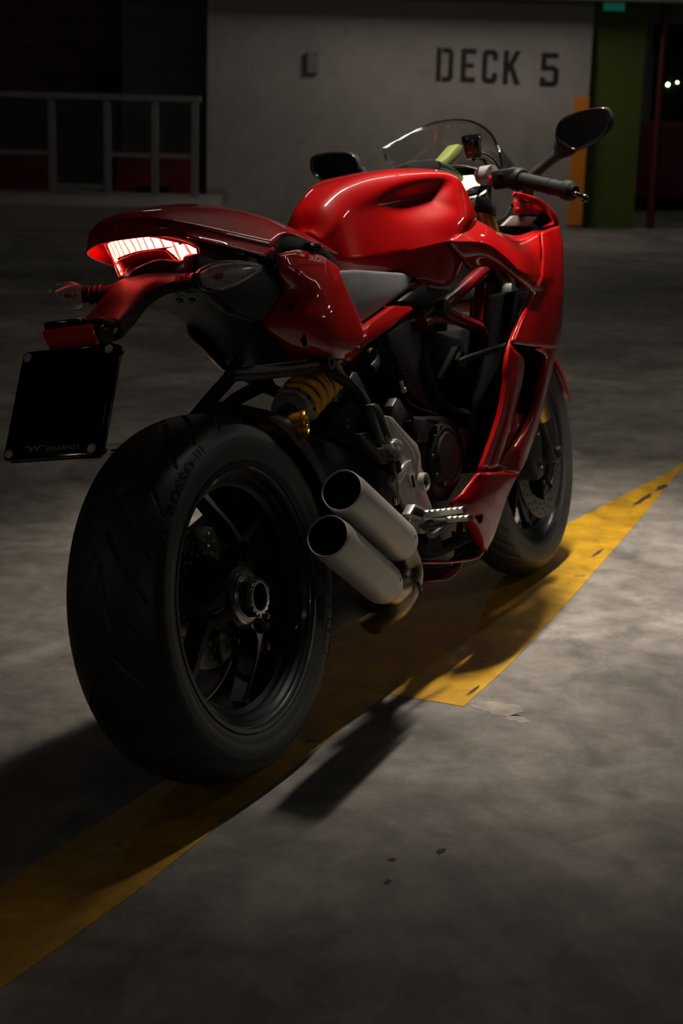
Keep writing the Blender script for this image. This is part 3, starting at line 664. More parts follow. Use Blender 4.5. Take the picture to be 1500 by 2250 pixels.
rails('unlit_center', [('s', .064, .896), (300, 560), (340, 553), (366, 555)], [('s', .056, .876), (292, 580), (340, 574), (388, 577)], M['taildark'], .002)
rails('outer_lens', [('s', .086, .905), ('s', .067, .926), ('s', .04, .933), (330, 519), (400, 530), (438, 548)], [('s', .084, .893), ('s', .067, .872), ('s', .045, .872), (340, 577), (395, 578), (440, 564)], M['redclear'], -.004)
# ---- number plate hanger
hg = patch('plate_hanger', [[(-.02, 0, .868), (-.02, -.045, .862), (.0, -.085, .855), (.02, -.086, .842), (.0, -.03, .836)],
                            [(-.070, 0, .866), (-.070, -.038, .862), (-.062, -.060, .853), (-.052, -.055, .840), (-.05, -.02, .832)],
                            [(-.115, 0, .852), (-.112, -.030, .848), (-.108, -.038, .842), (-.102, -.036, .826), (-.10, -.01, .820)],
                            [(-.165, 0, .824), (-.163, -.030, .822), (-.160, -.036, .817), (-.152, -.034, .800), (-.150, -.01, .796)],
                            [(-.205, 0, .806), (-.205, -.034, .804), (-.205, -.038, .800), (-.195, -.036, .782), (-.19, -.01, .778)]], M['gloss'], bike, .004, 5, 4, cbrk=(2, 3), mirror='join')
hg.data.materials[0] = M['plastic']
box('light_bracket', (-.222, 0, .806), (.045, .082, .010), M['plastic'], hg, .003, Matrix.Rotation(.25, 3, 'Y'))
box('plate_lamp', (-.250, .022, .812), (.032, .060, .014), M['gloss'], hg, .003)
box('lamp_shell', (-.240, .0, .802), (.030, .080, .012), M['gloss'], hg, .003)
prism('side_web', [(-.20, -.036, .808), (-.245, -.036, .806), (-.250, -.036, .770), (-.222, -.036, .765)], (0, .008, 0), M['plastic'], hg, .002)
rfl = box('reflector', (-.272, 0, .792), (.012, .090, .034), M['redlens'], bike, .004, Matrix.Rotation(-.45, 3, 'Y'))
box('reflector_back', (-.262, 0, .789), (.010, .094, .038), M['matte'], rfl, .003, Matrix.Rotation(-.45, 3, 'Y'))
PT = [(-.278, .776), (-.369, .624)]
pd = Vector((PT[1][0]-PT[0][0], 0, PT[1][1]-PT[0][1])).normalized(); pn = Vector((pd.z, 0, -pd.x)); pn = pn if pn.x < 0 else -pn
pc = Vector(((PT[0][0]+PT[1][0])/2, 0, (PT[0][1]+PT[1][1])/2))
def onplate(u, v, h=0): return tuple(pc+Vector((0, -1, 0))*u+(-pd)*v+pn*h)   # u to the right, v up
PW, PH = .0865, .0895
rc = [(sx*(PW-.008)+.008*math.cos(t), sz*(PH-.008)+.008*math.sin(t)) for sx, sz, t0 in ((1, 1, 0), (-1, 1, PI/2), (-1, -1, PI), (1, -1, 3*PI/2)) for t in (t0, t0+PI/4, t0+PI/2)]
npl = prism('number_plate', [onplate(u, v, -.002) for u, v in rc], tuple(pn*.005), M['plate'], bike, .0012)
prism('plate_carrier', [onplate(u*1.01+.004, v*1.01, -.010) for u, v in rc], tuple(pn*.006), M['gloss'], npl, .001)
for u, v in ((-.076, .079), (.076, .079), (-.076, -.079), (.076, -.079)):
    lathe('screw_cap', [(0, .0072), (.002, .0070), (.0035, .0045), (.0035, .002), (.002, 0)], onplate(u, v, .003), tuple(pn), M['reflector'], npl, 20)
for u, v in ((.090, .077), (.090, -.079)): lathe('bolt_end', [(0, .006), (.006, .0055), (.008, 0)], onplate(u, v, -.008), tuple(pn), M['plastic'], npl, 14)
textmesh('lettering', 'WEARNES', .0105, lambda x, y, z: onplate(.022+x, -.075+y, .0034), M['silverprint'], npl, 0, 0, 1.1, 1.25)
wv_ = [(-.024, .0050), (-.013, .0042), (-.006, -.0040), (-.0015, .0025), (.0015, .0025), (.006, -.0035), (.011, .0042), (.024, .0050), (.024, .0062), (.008, .0058), (.0045, .0015), (.0015, .0056), (-.0015, .0056), (-.0060, .0005), (-.010, .0058), (-.024, .0062)]
bm = bmesh.new(); f_ = bm.faces.new([bm.verts.new(onplate(-.030+x*.85, -.0745+y, .0034)) for x, y in wv_]); f_.normal_update(); bmesh.ops.triangulate(bm, faces=[f_]); frombm('winged_emblem', bm, M['silverprint'], npl, False)
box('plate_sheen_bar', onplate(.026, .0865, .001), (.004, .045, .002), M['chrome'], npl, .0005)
# ---- turn signals
def signal(s_):
    rows = []
    for k, t in enumerate(np.linspace(0, 1, 9)):
        c = Vector((-.070+.036*t, -(.108+.098*t), .851)); ry = .0215*(math.sin(PI*min(1, t*1.0+.10))**.62 if t < .9 else 0)+.0025
        ry = [.010, .0185, .0225, .0235, .0225, .0195, .0155, .0105, .004][k]; dz = [0, .000, .000, .001, .0018, .003, .0045, .006, .0075][k]
        rows.append([(c.x-ry*.62*math.cos(a)*1.0, s_*c.y, c.z+dz+ry*math.sin(a)) for a in np.linspace(0, 2*PI, 16, endpoint=False)])
    o = patch('turn_signal', rows, M['clear'], bike, 0, 3, 2, closedrow=True, flip=(s_ < 0))
    bl = [[(p[0]*.0+(-.070+.036*i/4)+(p[0]-(-.070+.036*i/4))*.45+.008, p[1], .853+(p[2]-.853)*.8) for p in rows[i*2]] for i in range(5)]
    patch('inner_reflector', bl, M['reflector'], o, 0, 3, 2, closedrow=True)
    lathe('bulb', [(-.010, .0), (-.008, .004), (0, .006), (.008, .004), (.010, 0)], (-.062, s_*(-.145), .853), (0, 1, 0), M['amber'], o, 16)
    for a in np.linspace(0, PI, 26):             # prismatic ribs round the rim of the lens
        t = .04+.92*a/PI; k = t*8; i = int(k); fr_ = k-i
        ry = np.interp(k, range(9), [.010, .0185, .0225, .0235, .0225, .0195, .0155, .0105, .004]); dz = np.interp(k, range(9), [0, 0, 0, .001, .0018, .003, .0045, .006, .0075])
        box('rib', (-.070+.036*t-ry*.15, -s_*(.108+.098*t), .851+dz+ry*.97), (.010, .0012, .002), M['chrome'], o, 0, None, False)
    tube('stem', [(-.045, s_*-.060, .846), (-.058, s_*-.085, .848), (-.068, s_*-.112, .850)], [.016, .0135, .0145], M['plastic'], o, 16)
    for q in range(3): lathe('stem_ring', [(-.002, .0150), (0, .0162), (.002, .0150)], (-.058-.004*q, s_*-(.083+.008*q), .848), (-.3, s_*-1, .05), M['plastic'], o, 20)
signal(1); signal(-1)
# ---- subframe and passenger hangers
sb = tube('subframe_tube', [at(505, 826, -.075), at(580, 822, -.085), at(700, 806, -.10), at(722, 795, -.105)], .0125, M['plastic'], bike, 14)
for s_ in (1, -1): tube('subframe_tube', [(.30, s_*.07, .70), (.45, s_*.095, .70), (.62, s_*.10, .76), (.80, s_*.11, .80)], .013, M['matte'], bike, 14)
tube('hanger_bar', [at(517, 815, .06), at(500, 838, .08), at(470, 872, .10), at(425, 925, .13)], .0135, M['plastic'], bike, 14)
tube('hanger_bar', [at(600, 838, .0), at(560, 858, .03), at(520, 880, .06), at(478, 915, .08)], .013, M['plastic'], bike, 14)
tube('hanger_bar', [at(545, 830, .06), at(580, 852, .02), at(612, 868, .0), at(618, 890, .0)], .012, M['plastic'], bike, 14)
ph = patch('passenger_hanger', [G((700, 800, -.100), (712, 792, -.108), (722, 797, -.108), (722, 812, -.1)),
                                 G((722, 830, -.110), (742, 818, -.125), (752, 822, -.125), (745, 838, -.11)),
                                 G((762, 858, -.125), (785, 852, -.145), (795, 858, -.145), (780, 872, -.125)),
                                 G((792, 905, -.14), (808, 890, -.160), (818, 895, -.160), (808, 912, -.14)),
                                 G((812, 955, -.15), (824, 945, -.168), (836, 950, -.168), (828, 962, -.15))], M['plastic'], bike, 0, 5, 4, closedrow=True, cbrk=(0, 1, 2, 3))
prism('upper_brace', [at(a, b, -.128) for a, b in [(738, 816), (770, 832), (776, 820), (784, 820), (790, 832), (806, 862), (818, 890), (808, 884), (790, 858), (765, 842)]], (0, .012, 0), M['castgrey'], ph, .002)
lathe('hanger_eye', [(-.004, .007), (-.004, .013), (.012, .013), (.012, .007)], at(724, 800, -.118), Yax, M['castgrey'], ph, 20)
peg = prism('passenger_peg', [at(a, b, -.182) for a, b in [(819, 892), (826, 888), (834, 891), (842, 905), (863, 965), (866, 975), (858, 979), (846, 974), (838, 950), (822, 905)]], (0, .020, 0), M['castgrey'], bike, .004)
prism('rubber_insert', [at(a, b, -.1825) for a, b in [(824, 900), (832, 900), (840, 915), (856, 962), (852, 968), (846, 964), (836, 935)]], (0, .004, 0), M['matte'], peg, .001)
bolt(at(848, 963, -.184), (-.3, -1, 0), .003, M['chrome'], peg)
pb = prism('peg_bracket', [at(a, b, -.160) for a, b in [(793, 956), (822, 950), (826, 962), (830, 990), (848, 985), (872, 990), (880, 1005), (876, 1018), (842, 1023), (815, 985)]], (0, .016, 0), M['castgrey'], bike, .003)
bolt(at(857, 1007, -.178), (-.3, -1, 0), .0055, M['castgrey'], pb); prism('pivot_fork', [at(a, b, -.186) for a, b in [(862, 975), (872, 966), (884, 972), (888, 986), (880, 994), (876, 984), (868, 990)]], (0, .025, 0), M['alu'], pb, .002)
lathe('lower_bush', [(0, .012), (.018, .012), (.018, 0)], at(866, 1018, -.165), (0, 0, -1), M['castgrey'], pb, 20)
prism('peg_bracket', [at(a, b, -.13) for a, b in [(862, 895), (872, 876), (880, 880), (892, 905), (888, 935), (878, 945), (868, 925)]], (0, .02, 0), M['castgrey'], bike, .003)
# ---- rider's foot-rest plate and peg
fp = prism('footrest_plate', [at(a, b, -.150) for a, b in [(845, 915), (862, 918), (895, 955), (918, 978), (925, 1000), (927, 1030), (940, 1052), (938, 1085), (950, 1115), (952, 1140), (930, 1165), (905, 1150), (895, 1120), (880, 1090), (862, 1065), (866, 1048), (885, 1028), (876, 1000), (862, 960)]], (0, .014, 0), M['alu'], bike, .004)
prism('raised_rib', [at(a, b, -.154) for a, b in [(852, 917), (866, 925), (897, 958), (916, 984), (922, 1012), (914, 1020), (905, 985), (880, 955)]], (0, .006, 0), M['alu'], fp, .002)
prism('lower_rib', [at(a, b, -.155) for a, b in [(864, 1062), (888, 1022), (905, 1012), (896, 1038), (880, 1066)]], (0, .006, 0), M['alu'], fp, .002)
lathe('pivot_ring', [(.002, .019), (-.008, .0185), (-.010, .0165), (-.009, .0125), (-.004, .012)], at(927, 1062, -.156), Yax, M['alu'], fp, 40)
lathe('pivot_bore', [(-.003, .0125), (-.001, .0)], at(927, 1062, -.156), Yax, M['matte'], fp, 24)
lathe('pivot_core', [(-.006, .008), (-.007, .006), (-.004, .004), (-.003, 0)], at(927, 1062, -.157), Yax, M['castgrey'], fp, 24)
box('slot', at(907, 1060, -.1545), (.008, .004, .026), M['matte'], fp, .002, Matrix.Rotation(-.1, 3, 'Y'))
fr = prism('foot_peg', [at(a, b, -.200) for a, b in [(900, 1132), (912, 1110), (942, 1122), (940, 1140), (930, 1152)]], (0, .018, 0), M['alu'], bike, .002)
prism('peg_window', [at(a, b, -.2035) for a, b in [(907, 1131), (914, 1117), (934, 1125), (930, 1140)]], (0, .004, 0), M['matte'], fr, .0006)
def bar(name, p0, p1, w0, h0, m, parent, teeth=0, w1=None, h1=None):
    p0, p1 = Vector(p0), Vector(p1); d = (p1-p0).normalized(); sd = d.cross(Vector((0, 0, 1))).normalized(); up_ = sd.cross(d); L_ = (p1-p0).length
    w1 = w1 or w0; h1 = h1 or h0; n = max(1, teeth*4); V = []; F = []
    for i in range(n+1):
        t = i/n; c = p0+d*L_*t; w_ = w0+(w1-w0)*t; h_ = h0+(h1-h0)*t; k = (0.0028*(1 if i % 4 in (0, 1) else -.2) if teeth else 0)
        V += [c+sd*w_/2-up_*h_/2, c+sd*w_/2+up_*(h_/2+k), c-sd*w_/2+up_*(h_/2+k), c-sd*w_/2-up_*h_/2]
    for i in range(n):
        for j in range(4): F.append((i*4+j, i*4+(j+1) % 4, i*4+4+(j+1) % 4, i*4+4+j))
    F += [(3, 2, 1, 0), tuple(n*4+j for j in range(4))]
    o = mesh(name, V, F, m, parent, False); md = o.modifiers.new('b', 'BEVEL'); md.width = .0008; md.segments = 2; return o
bar('peg_tread', at(936, 1134, -.215), at(1022, 1124, -.325), .010, .012, M['alu'], fr, 7, .012, .009)
bar('peg_tread', at(985, 1146, -.262), at(1034, 1142, -.325), .010, .009, M['alu'], fr, 4, .012, .008)
tube('peg_arm', [at(930, 1158, -.205), at(960, 1152, -.235), at(990, 1148, -.265)], [.010, .010, .006], M['castgrey'], fr, 12)
lathe('peg_pivot', [(-.010, .0), (-.010, .016), (.012, .016), (.012, 0)], at(918, 1158, -.190), (0, 1, 0), M['alu'], fr, 32)
lathe('pivot_pin', [(-.004, 0), (-.004, .006), (.0, .006)], at(918, 1158, -.199), (0, 1, 0), M['chrome'], fr, 20)
bp_ = tube('brake_pedal', [at(930, 1150, -.165), at(945, 1180, -.165), at(985, 1150, -.18)], .006, M['castgrey'], bike, 12)
tube('brake_rod', [at(868, 1030, -.155), at(876, 1110, -.155)], .0022, M['steel'], bike, 8)
lathe('rod_clevis', [(0, .006), (.014, .006)], at(868, 1112, -.158), (0, 0, 1), M['chrome'], bp_, 12)
tube('master_cylinder', [at(866, 1022, -.150), at(868, 1042, -.150)], .011, M['castgrey'], bike, 18)
# ---- exhaust
def silencer(m0, m1, y0, y1):
    a = Vector(at(*m0, y0)); b = Vector(at(*m1, y1)); d = (b-a).normalized(); L_ = (b-a).length
    R_ = .0395
    o = lathe('silencer', [(.030, .0345), (.004, .0347), (.000, .0349), (-.002, .0360), (.001, .0374), (.006, .0380), (.014, .0384), (.022, .0390), (.032, R_), (L_-.04, R_), (L_-.022, R_*.985), (L_-.008, R_*.9), (L_, R_*.76), (L_+.006, R_*.5), (L_+.006, 0)], a, d, M['silencer'], bike, 72, 28)
    lathe('outlet_liner', [(.0035, .0343), (.045, .031), (.048, .016)], a, d, M['engine'], o, 48)
    lathe('outlet_pipe', [(.10, .0165), (.020, .0170), (.018, .0160), (.020, .0150), (.10, .0150)], a, d, M['castgrey'], o, 40)
    bolt(tuple(a+d*(L_-.03)+Vector((0, -1, .1)).normalized()*R_*.98), (0, -1, 0), .003, M['chrome'], o)
    return a, b, d
a1, b1, d1 = silencer((750, 1080), (882, 1198), -.205, -.172)
a2, b2, d2 = silencer((719, 1181), (848, 1292), -.205, -.172)
ex_ = tube('exhaust_pipe', [tuple(b1-d1*.01), at(893, 1235, -.165), at(893, 1275, -.160), at(868, 1325, -.135), at(820, 1362, -.06)], [.024, .027, .031, .032, .032], M['steel'], bike, 28, 6)
tube('branch_pipe', [tuple(b2-d2*.01), at(862, 1302, -.165), at(878, 1290, -.158)], [.022, .026, .026], M['steel'], ex_, 24, 4)
tube('weld_band', [at(893, 1285, -.159), at(890, 1291, -.158)], .0325, M['castgrey'], ex_, 28, 2)
prism('exhaust_box', [(.20, -.09, .17), (.60, -.09, .17), (.66, -.09, .24), (.60, -.09, .30), (.36, -.09, .31), (.22, -.09, .26)], (0, .18, 0), M['engine'], bike, .015)
# ---- engine
eb = prism('engine_block', [at(a, b, -.085) for a, b in [(880, 900), (905, 860), (960, 890), (1080, 900), (1095, 950), (1060, 1050), (1010, 1120), (1000, 1240), (930, 1235), (890, 1150), (860, 1040)]], (0, .17, 0), M['engine'], bike, .012)
cc = lathe('clutch_cover', [(.05, .066), (.006, .066), (-.004, .063), (-.007, .056), (-.005, .050), (-.010, .046), (-.011, 0)], at(978, 1003, -.150), (.05, 1, .0), M['engine'], bike, 64)
for k in range(9):
    t = 2*PI*k/9+.2; c_ = at(978, 1003, -.156); bolt((c_[0]+.060*math.cos(t), -.155, c_[2]+.060*math.sin(t)), (0, -1, 0), .0045, M['castgrey'], cc)
prism('case_cover', [at(a, b, -.14) for a, b in [(925, 925), (960, 915), (985, 918), (1010, 935), (1028, 950), (1030, 975), (1012, 1065), (985, 1105), (955, 1085), (935, 1030), (938, 980)]], (0, .06, 0), M['engine'], eb, .008)
prism('case_lug', [at(a, b, -.150) for a, b in [(1008, 944), (1028, 942), (1036, 950), (1030, 975), (1020, 990), (1016, 965)]], (0, .02, 0), M['castgrey'], eb, .004)
prism('sensor_bracket', [at(a, b, -.152) for a, b in [(925, 922), (962, 918), (966, 930), (945, 940), (940, 975), (926, 975)]], (0, .02, 0), M['engine'], eb, .004)
tube('hose', [at(905, 925, -.13), at(930, 926, -.145), at(958, 928, -.15)], .007, M['matte'], bike, 12)
ch = prism('rear_cylinder', [at(a, b, -.08) for a, b in [(835, 745), (880, 705), (930, 700), (940, 760), (962, 850), (1000, 915), (930, 930), (890, 880), (850, 820)]], (0, .16, 0), M['engine'], bike, .012)
prism('belt_cover', [at(a, b, -.11) for a, b in [(850, 735), (885, 708), (920, 706), (930, 780), (950, 850), (985, 905), (955, 915), (905, 870), (870, 800)]], (0, .03, 0), M['plastic'], ch, .008)
for i in range(9):
    x_ = 868+i*3.4; y_ = 790+i*8.5; box('cooling_fin', at(x_, y_, -.115), (.020, .012, .0025), M['matte'], ch, .0008, Matrix.Rotation(.35, 3, 'Y'), False)
lathe('cable_end', [(0, .004), (.018, .004), (.018, .006), (.026, .006)], at(880, 838, -.12), (.35, 0, -1), M['alu'], ch, 12)
tube('cable', [at(868, 790, -.118), at(880, 840, -.118), at(900, 890, -.12), at(960, 915, -.14)], .0028, M['matte'], bike, 8)
fcyl = prism('front_cylinder', [at(a, b, -.075) for a, b in [(930, 715), (1000, 740), (1075, 755), (1118, 800), (1110, 880), (1085, 960), (1040, 1030), (960, 920)]], (0, .15, 0), M['matte'], bike, .015)
for i in range(7): box('cylinder_fin', at(985+i*11, 800+i*12, -.085), (.12, .02, .004), M['engine'], fcyl, .001, Matrix.Rotation(-.5, 3, 'Y'), False)
tube('cooling_hose', [at(925, 760, -.10), at(930, 830, -.11), at(975, 900, -.11), at(1020, 915, -.10)], .014, M['matte'], bike, 14)
tube('cooling_hose', [at(1000, 800, -.12), at(1040, 785, -.14), at(1115, 762, -.17)], [.006, .007, .008], M['plastic'], bike, 12)
tube('cooling_hose', [at(1090, 780, -.12), at(1100, 830, -.13), at(1085, 870, -.12)], .014, M['engine'], bike, 14)
tube('clamp_pipe', [at(815, 775, -.11), at(822, 800, -.12), at(812, 815, -.12)], .012, M['engine'], bike, 14)
lathe('clamp_ring', [(0, .012), (.004, .013), (.008, .012)], at(812, 782, -.135), (0, -1, 0), M['castgrey'], bike, 24)
bolt(at(757, 934, -.10), (0, -1, 0), .010, M['castgrey'], sw, 'linkage_bolt')
prism('linkage_plate', [at(a, b, -.075) for a, b in [(742, 905), (775, 880), (810, 905), (850, 990), (850, 1030), (770, 985), (712, 958)]], (0, .12, 0), M['matte'], bike, .008)
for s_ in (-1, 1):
    prism('light_block', [(1.10, s_*.185, .60), (1.15, s_*.185, .72), (1.32, s_*.175, .72), (1.25, s_*.185, .50), (1.05, s_*.185, .37), (.93, s_*.175, .35), (.985, s_*.185, .50)], (0, -s_*.12, 0), M['void'], bike, .006)  # added blocks that stop light leaking between engine and fairing
rad = box('radiator', (1.04, 0, .50), (.04, .20, .32), M['matte'], bike, .01, Matrix.Rotation(.35, 3, 'Y'))
box('radiator_cap', (1.04, .06, .68), (.03, .03, .02), M['matte'], rad, .004)
tube('lower_hose', [at(910, 1200, -.12), at(935, 1215, -.12), at(975, 1205, -.12), at(1030, 1180, -.13)], .014, M['matte'], bike, 14)
tube('lower_cable', [at(905, 1240, -.12), at(945, 1248, -.13), at(985, 1238, -.13), at(1020, 1205, -.13)], .0035, M['matte'], bike, 8)
lathe('oil_filter', [(0, .0), (0, .026), (.05, .026), (.05, 0)], at(955, 1200, -.13), (.2, 1, 0), M['engine'], bike, 32)
for px_, py_ in ((985, 1190), (1005, 1200), (1018, 1180), (995, 1175)): bolt(at(px_, py_, -.12), (-.3, -1, 0), .006, M['castgrey'], eb)
# ---- trellis frame
def ft(*p, r=.0145): return tube('frame_tube', G(*p), r, M['framered'], bike, 16)
for s_ in (1, -1):
    def F_(*p, r=.0145):
        q = G(*p); q = [(a, b*s_, c) for a, b, c in q]; tube('frame_tube', q, r, M['framered'], bike, 16)
    F_((1062, 596, -.120), (975, 672, -.130), (925, 712, -.120), r=.0150)
    F_((1056, 606, -.115), (1048, 708, -.115), r=.012)
    F_((972, 690, -.130), (1050, 722, -.115), r=.014)
    F_((1072, 605, -.095), (1078, 760, -.095), r=.013)
    F_((925, 700, -.115), (985, 700, -.120), (1040, 715, -.110), r=.014)
    F_((1050, 715, -.11), (1072, 765, -.10), r=.012)
lathe('frame_plug', [(.012, .017), (-.004, .0185), (-.009, .0165), (-.010, 0)], at(973, 680, -.150), (0, 1, 0), M['plastic'], bike, 32)
# ---- fuel tank
tk = [[(.53, 0, .915), (.528, -.018, .912), (.526, -.034, .897), (.526, -.037, .885), (.526, -.038, .868), (.528, -.037, .850), (.54, -.03, .80)],
      [(.555, 0, .955), (.556, -.030, .950), (.560, -.052, .925), (.561, -.056, .90), (.562, -.058, .875), (.565, -.061, .848), (.575, -.048, .80)],
      [(.62, 0, .986), (.62, -.038, .980), (.62, -.058, .955), (.621, -.063, .925), (.622, -.068, .89), (.625, -.074, .845), (.63, -.060, .795)],
      [(.70, 0, 1.004), (.70, -.058, .999), (.70, -.084, .973), (.70, -.083, .938), (.70, -.095, .895), (.70, -.112, .846), (.70, -.088, .79)],
      [(.78, 0, 1.013), (.78, -.080, 1.008), (.785, -.122, .986), (.775, -.102, .945), (.765, -.136, .895), (.76, -.158, .852), (.765, -.120, .78)],
      [(.86, 0, 1.015), (.86, -.090, 1.009), (.868, -.150, .988), (.835, -.128, .945), (.82, -.172, .900), (.81, -.184, .856), (.82, -.142, .765)],
      [(.92, 0, 1.013), (.925, -.090, 1.006), (.925, -.160, .982), (.875, -.172, .942), (.875, -.188, .900), (.85, -.188, .866), (.865, -.152, .775)],
      [(.970, 0, 1.005), (.970, -.085, .997), (.965, -.148, .970), (.950, -.174, .928), (.925, -.184, .897), (.91, -.184, .878), (.91, -.160, .815)],
      [(1.015, 0, .982), (1.010, -.07, .973), (1.00, -.125, .952), (.992, -.158, .917), (.985, -.170, .900), (.98, -.168, .888), (.955, -.16, .85)]]
r0_ = tk[0]
tk = [[(.516+(p[0]-.526)*.1, p[1]*.12, .862+(p[2]-.862)*.12) for p in r0_], [(.518, p[1]*.72, .862+(p[2]-.862)*.78) for p in r0_]]+tk
tank = patch('fuel_tank', tk, M['red'], bike, .003, 7, 7, cbrk=(5,), mirror='join', flip=True)
# seam line and cockpit lip
tube('seam', [at(1040, 486, -.168), at(982, 534, -.186), at(1030, 592, -.178)], .0022, M['matte'], tank, 8, 1, brk=(1,))
# ---- fairing
up = [G((1041, 487, -.165), (1010, 512, -.182), (983, 534, -.190), (1006, 562, -.188), (1031, 592, -.175)),
      G((1070, 503, -.180), (1066, 520, -.200), (1060, 538, -.214), (1058, 560, -.208), (1062, 585, -.185)),
      G((1100, 523, -.190), (1104, 545, -.215), (1105, 566, -.228), (1098, 582, -.220), (1098, 594, -.200)),
      G((1138, 536, -.198), (1145, 570, -.228), (1143, 600, -.240), (1138, 612, -.236), (1136, 618, -.222)),
      G((1185, 514, -.196), (1188, 560, -.222), (1185, 610, -.238), (1176, 632, -.240), (1168, 645, -.232))]
c4 = up[4]
vp = [[c4[0]]+G((1206, 505, -.192), (1224, 497, -.180), ('x', 1.56, -.10, .87), ('x', 1.62, 0, .86)),
      [c4[1]]+G((1213, 550, -.208), (1233, 545, -.188), ('x', 1.58, -.105, .83), ('x', 1.66, 0, .81)),
      [c4[2]]+G((1212, 600, -.222), (1235, 600, -.196), ('x', 1.58, -.11, .77), ('x', 1.66, 0, .76)),
      [c4[3]]+G((1205, 630, -.228), (1235, 635, -.202), ('x', 1.57, -.115, .73), ('x', 1.64, 0, .71)),
      [c4[4]]+G((1202, 655, -.230), (1234, 665, -.205), ('x', 1.55, -.12, .69), ('x', 1.61, 0, .68)),
      G((1141, 700, -.236), (1188, 712, -.234), (1230, 722, -.208), ('x', 1.50, -.13, .645), ('x', 1.55, 0, .64)),
      G((1118, 757, -.236), (1174, 764, -.236), (1222, 765, -.210), ('x', 1.46, -.14, .605), ('x', 1.50, 0, .61))]
sa_ = [G((1117, 757, -.240), (1125, 770, -.240), (1136, 780, -.239), (1148, 786, -.226)),
       G((1109, 800, -.238), (1120, 806, -.238), (1132, 812, -.238), (1146, 818, -.226)),
       G((1107, 850, -.234), (1116, 858, -.234), (1127, 862, -.236), (1138, 866, -.224)),
       G((1092, 925, -.224), (1102, 930, -.224), (1112, 935, -.226), (1120, 938, -.214)),
       G((1050, 1041, -.203), (1064, 1040, -.204), (1078, 1038, -.209), (1088, 1034, -.211))]
sbp = [G((1172, 765, -.238), (1185, 768, -.236), (1203, 768, -.222), (1222, 765, -.205)),
       G((1196, 780, -.224), (1200, 784, -.226), (1206, 790, -.222), (1212, 800, -.205)),
       G((1182, 835, -.215), (1190, 838, -.224), (1196, 842, -.222), (1200, 850, -.20)),
       G((1160, 915, -.208), (1168, 918, -.216), (1176, 922, -.214), (1181, 930, -.19)),
       G((1122, 980, -.204), (1135, 985, -.210), (1150, 990, -.208), (1158, 1000, -.19)),
       G((1088, 1034, -.212), (1105, 1038, -.218), (1124, 1042, -.222), (1136, 1044, -.222))]
duct = [(1126, 762), (1206, 768), (1196, 850), (1168, 925), (1110, 935), (1112, 850)]
recs = [G((1118, 905, -.205), (1165, 915, -.195)), G((1112, 940, -.200), (1150, 950, -.200)), G((1086, 1036, -.198), (1092, 1036, -.200))]
belly = [G((1050, 1041, -.203), (1075, 1040, -.214), (1110, 1040, -.222), (1134, 1044, -.226), ('x', .98, -.16, .34)),
         G((1020, 1080, -.182), (1050, 1085, -.200), (1085, 1085, -.212), (1112, 1088, -.212), ('x', .93, -.14, .29)),
         G((990, 1112, -.160), (1030, 1125, -.182), (1068, 1130, -.195), (1096, 1135, -.196), ('x', .89, -.12, .24)),
         G((1028, 1160, -.150), (1045, 1168, -.163), (1062, 1170, -.172), (1082, 1178, -.172), ('x', .84, -.10, .20)),
         G((1052, 1205, -.135), (1056, 1208, -.140), (1060, 1210, -.145), (1068, 1212, -.146), ('x', .80, -.09, .165))]
for mi in (False, True):
    o = patch('front_fairing', up, M['red'], bike, .004, 6, 6, cbrk=(2,), mirror=mi, flip=True)
    patch('flank_panel', vp, M['red'], o, .004, 6, 6, mirror=mi)
    o2 = patch('side_fairing', sa_, M['red'], bike, .004, 6, 5, cbrk=(1,), mirror=mi)
    patch('forward_strut', sbp, M['red'], o2, .004, 6, 5, mirror=mi, rbrk=(1,))
    dq = [(a_, b_*(-1 if mi else 1), c_) for a_, b_, c_ in [at(a, b, -.180) for a, b in duct]]; prism('duct_wall', dq, (0, .01*(-1 if mi else 1), 0), M['matte'], o2, 0)
    patch('recess_floor', recs, M['red'], o2, .003, 5, 3, mirror=mi)
    o3 = patch('belly_fairing', belly, M['red'], bike, .004, 6, 6, cbrk=(3,), mirror=mi)
    lip = G((1168, 634, -.222), (1140, 698, -.226), (1116, 759, -.226), (1107, 805, -.224), (1104, 850, -.220), (1089, 925, -.209), (1047, 1042, -.188))
    rim_ = G((1162, 634, -.205), (1134, 698, -.209), (1111, 759, -.210), (1102, 805, -.208), (1099, 850, -.204), (1084, 925, -.194), (1043, 1043, -.176))
    patch('fairing_lip', [rim_, lip], M['red'], o2, .003, 1, 6, mirror=mi)
    patch('belly_lip', [G((1040, 1044, -.172), (1012, 1082, -.160), (984, 1112, -.140)), G((1047, 1042, -.188), (1018, 1080, -.178), (989, 1112, -.158))], M['red'], o3, .003, 1, 6, mirror=mi)
    if not mi:
        box('air_slot', at(1057, 1121, -.190), (.010, .010, .062), M['matte'], o3, .003, Matrix.Rotation(.62, 3, 'Y'))
        bolt(at(1087, 1030, -.206), (-.3, -1, 0), .0045, M['castgrey'], o2)
        tube('panel_seam', [at(1050, 1043, -.197), at(1070, 1039, -.206), at(1088, 1033, -.204)], .0012, M['matte'], o3, 6)
# bottom tray of the fairing
tray = [[(.66, -.10, .175), (.74, -.115, .160), (.88, -.09, .165), (1.0, -.05, .24)], [(.66, 0, .160), (.74, 0, .150), (.90, 0, .150), (1.05, 0, .24)]]
for mi in (False, True): patch('belly_tray', tray, M['red'], bike, .003, 3, 5, mirror=mi, flip=True)
tube('belly_edge', [at(925, 1240, -.13), at(985, 1238, -.132), at(1045, 1229, -.134), at(1066, 1205, -.136)], .0035, M['red'], bike, 8)
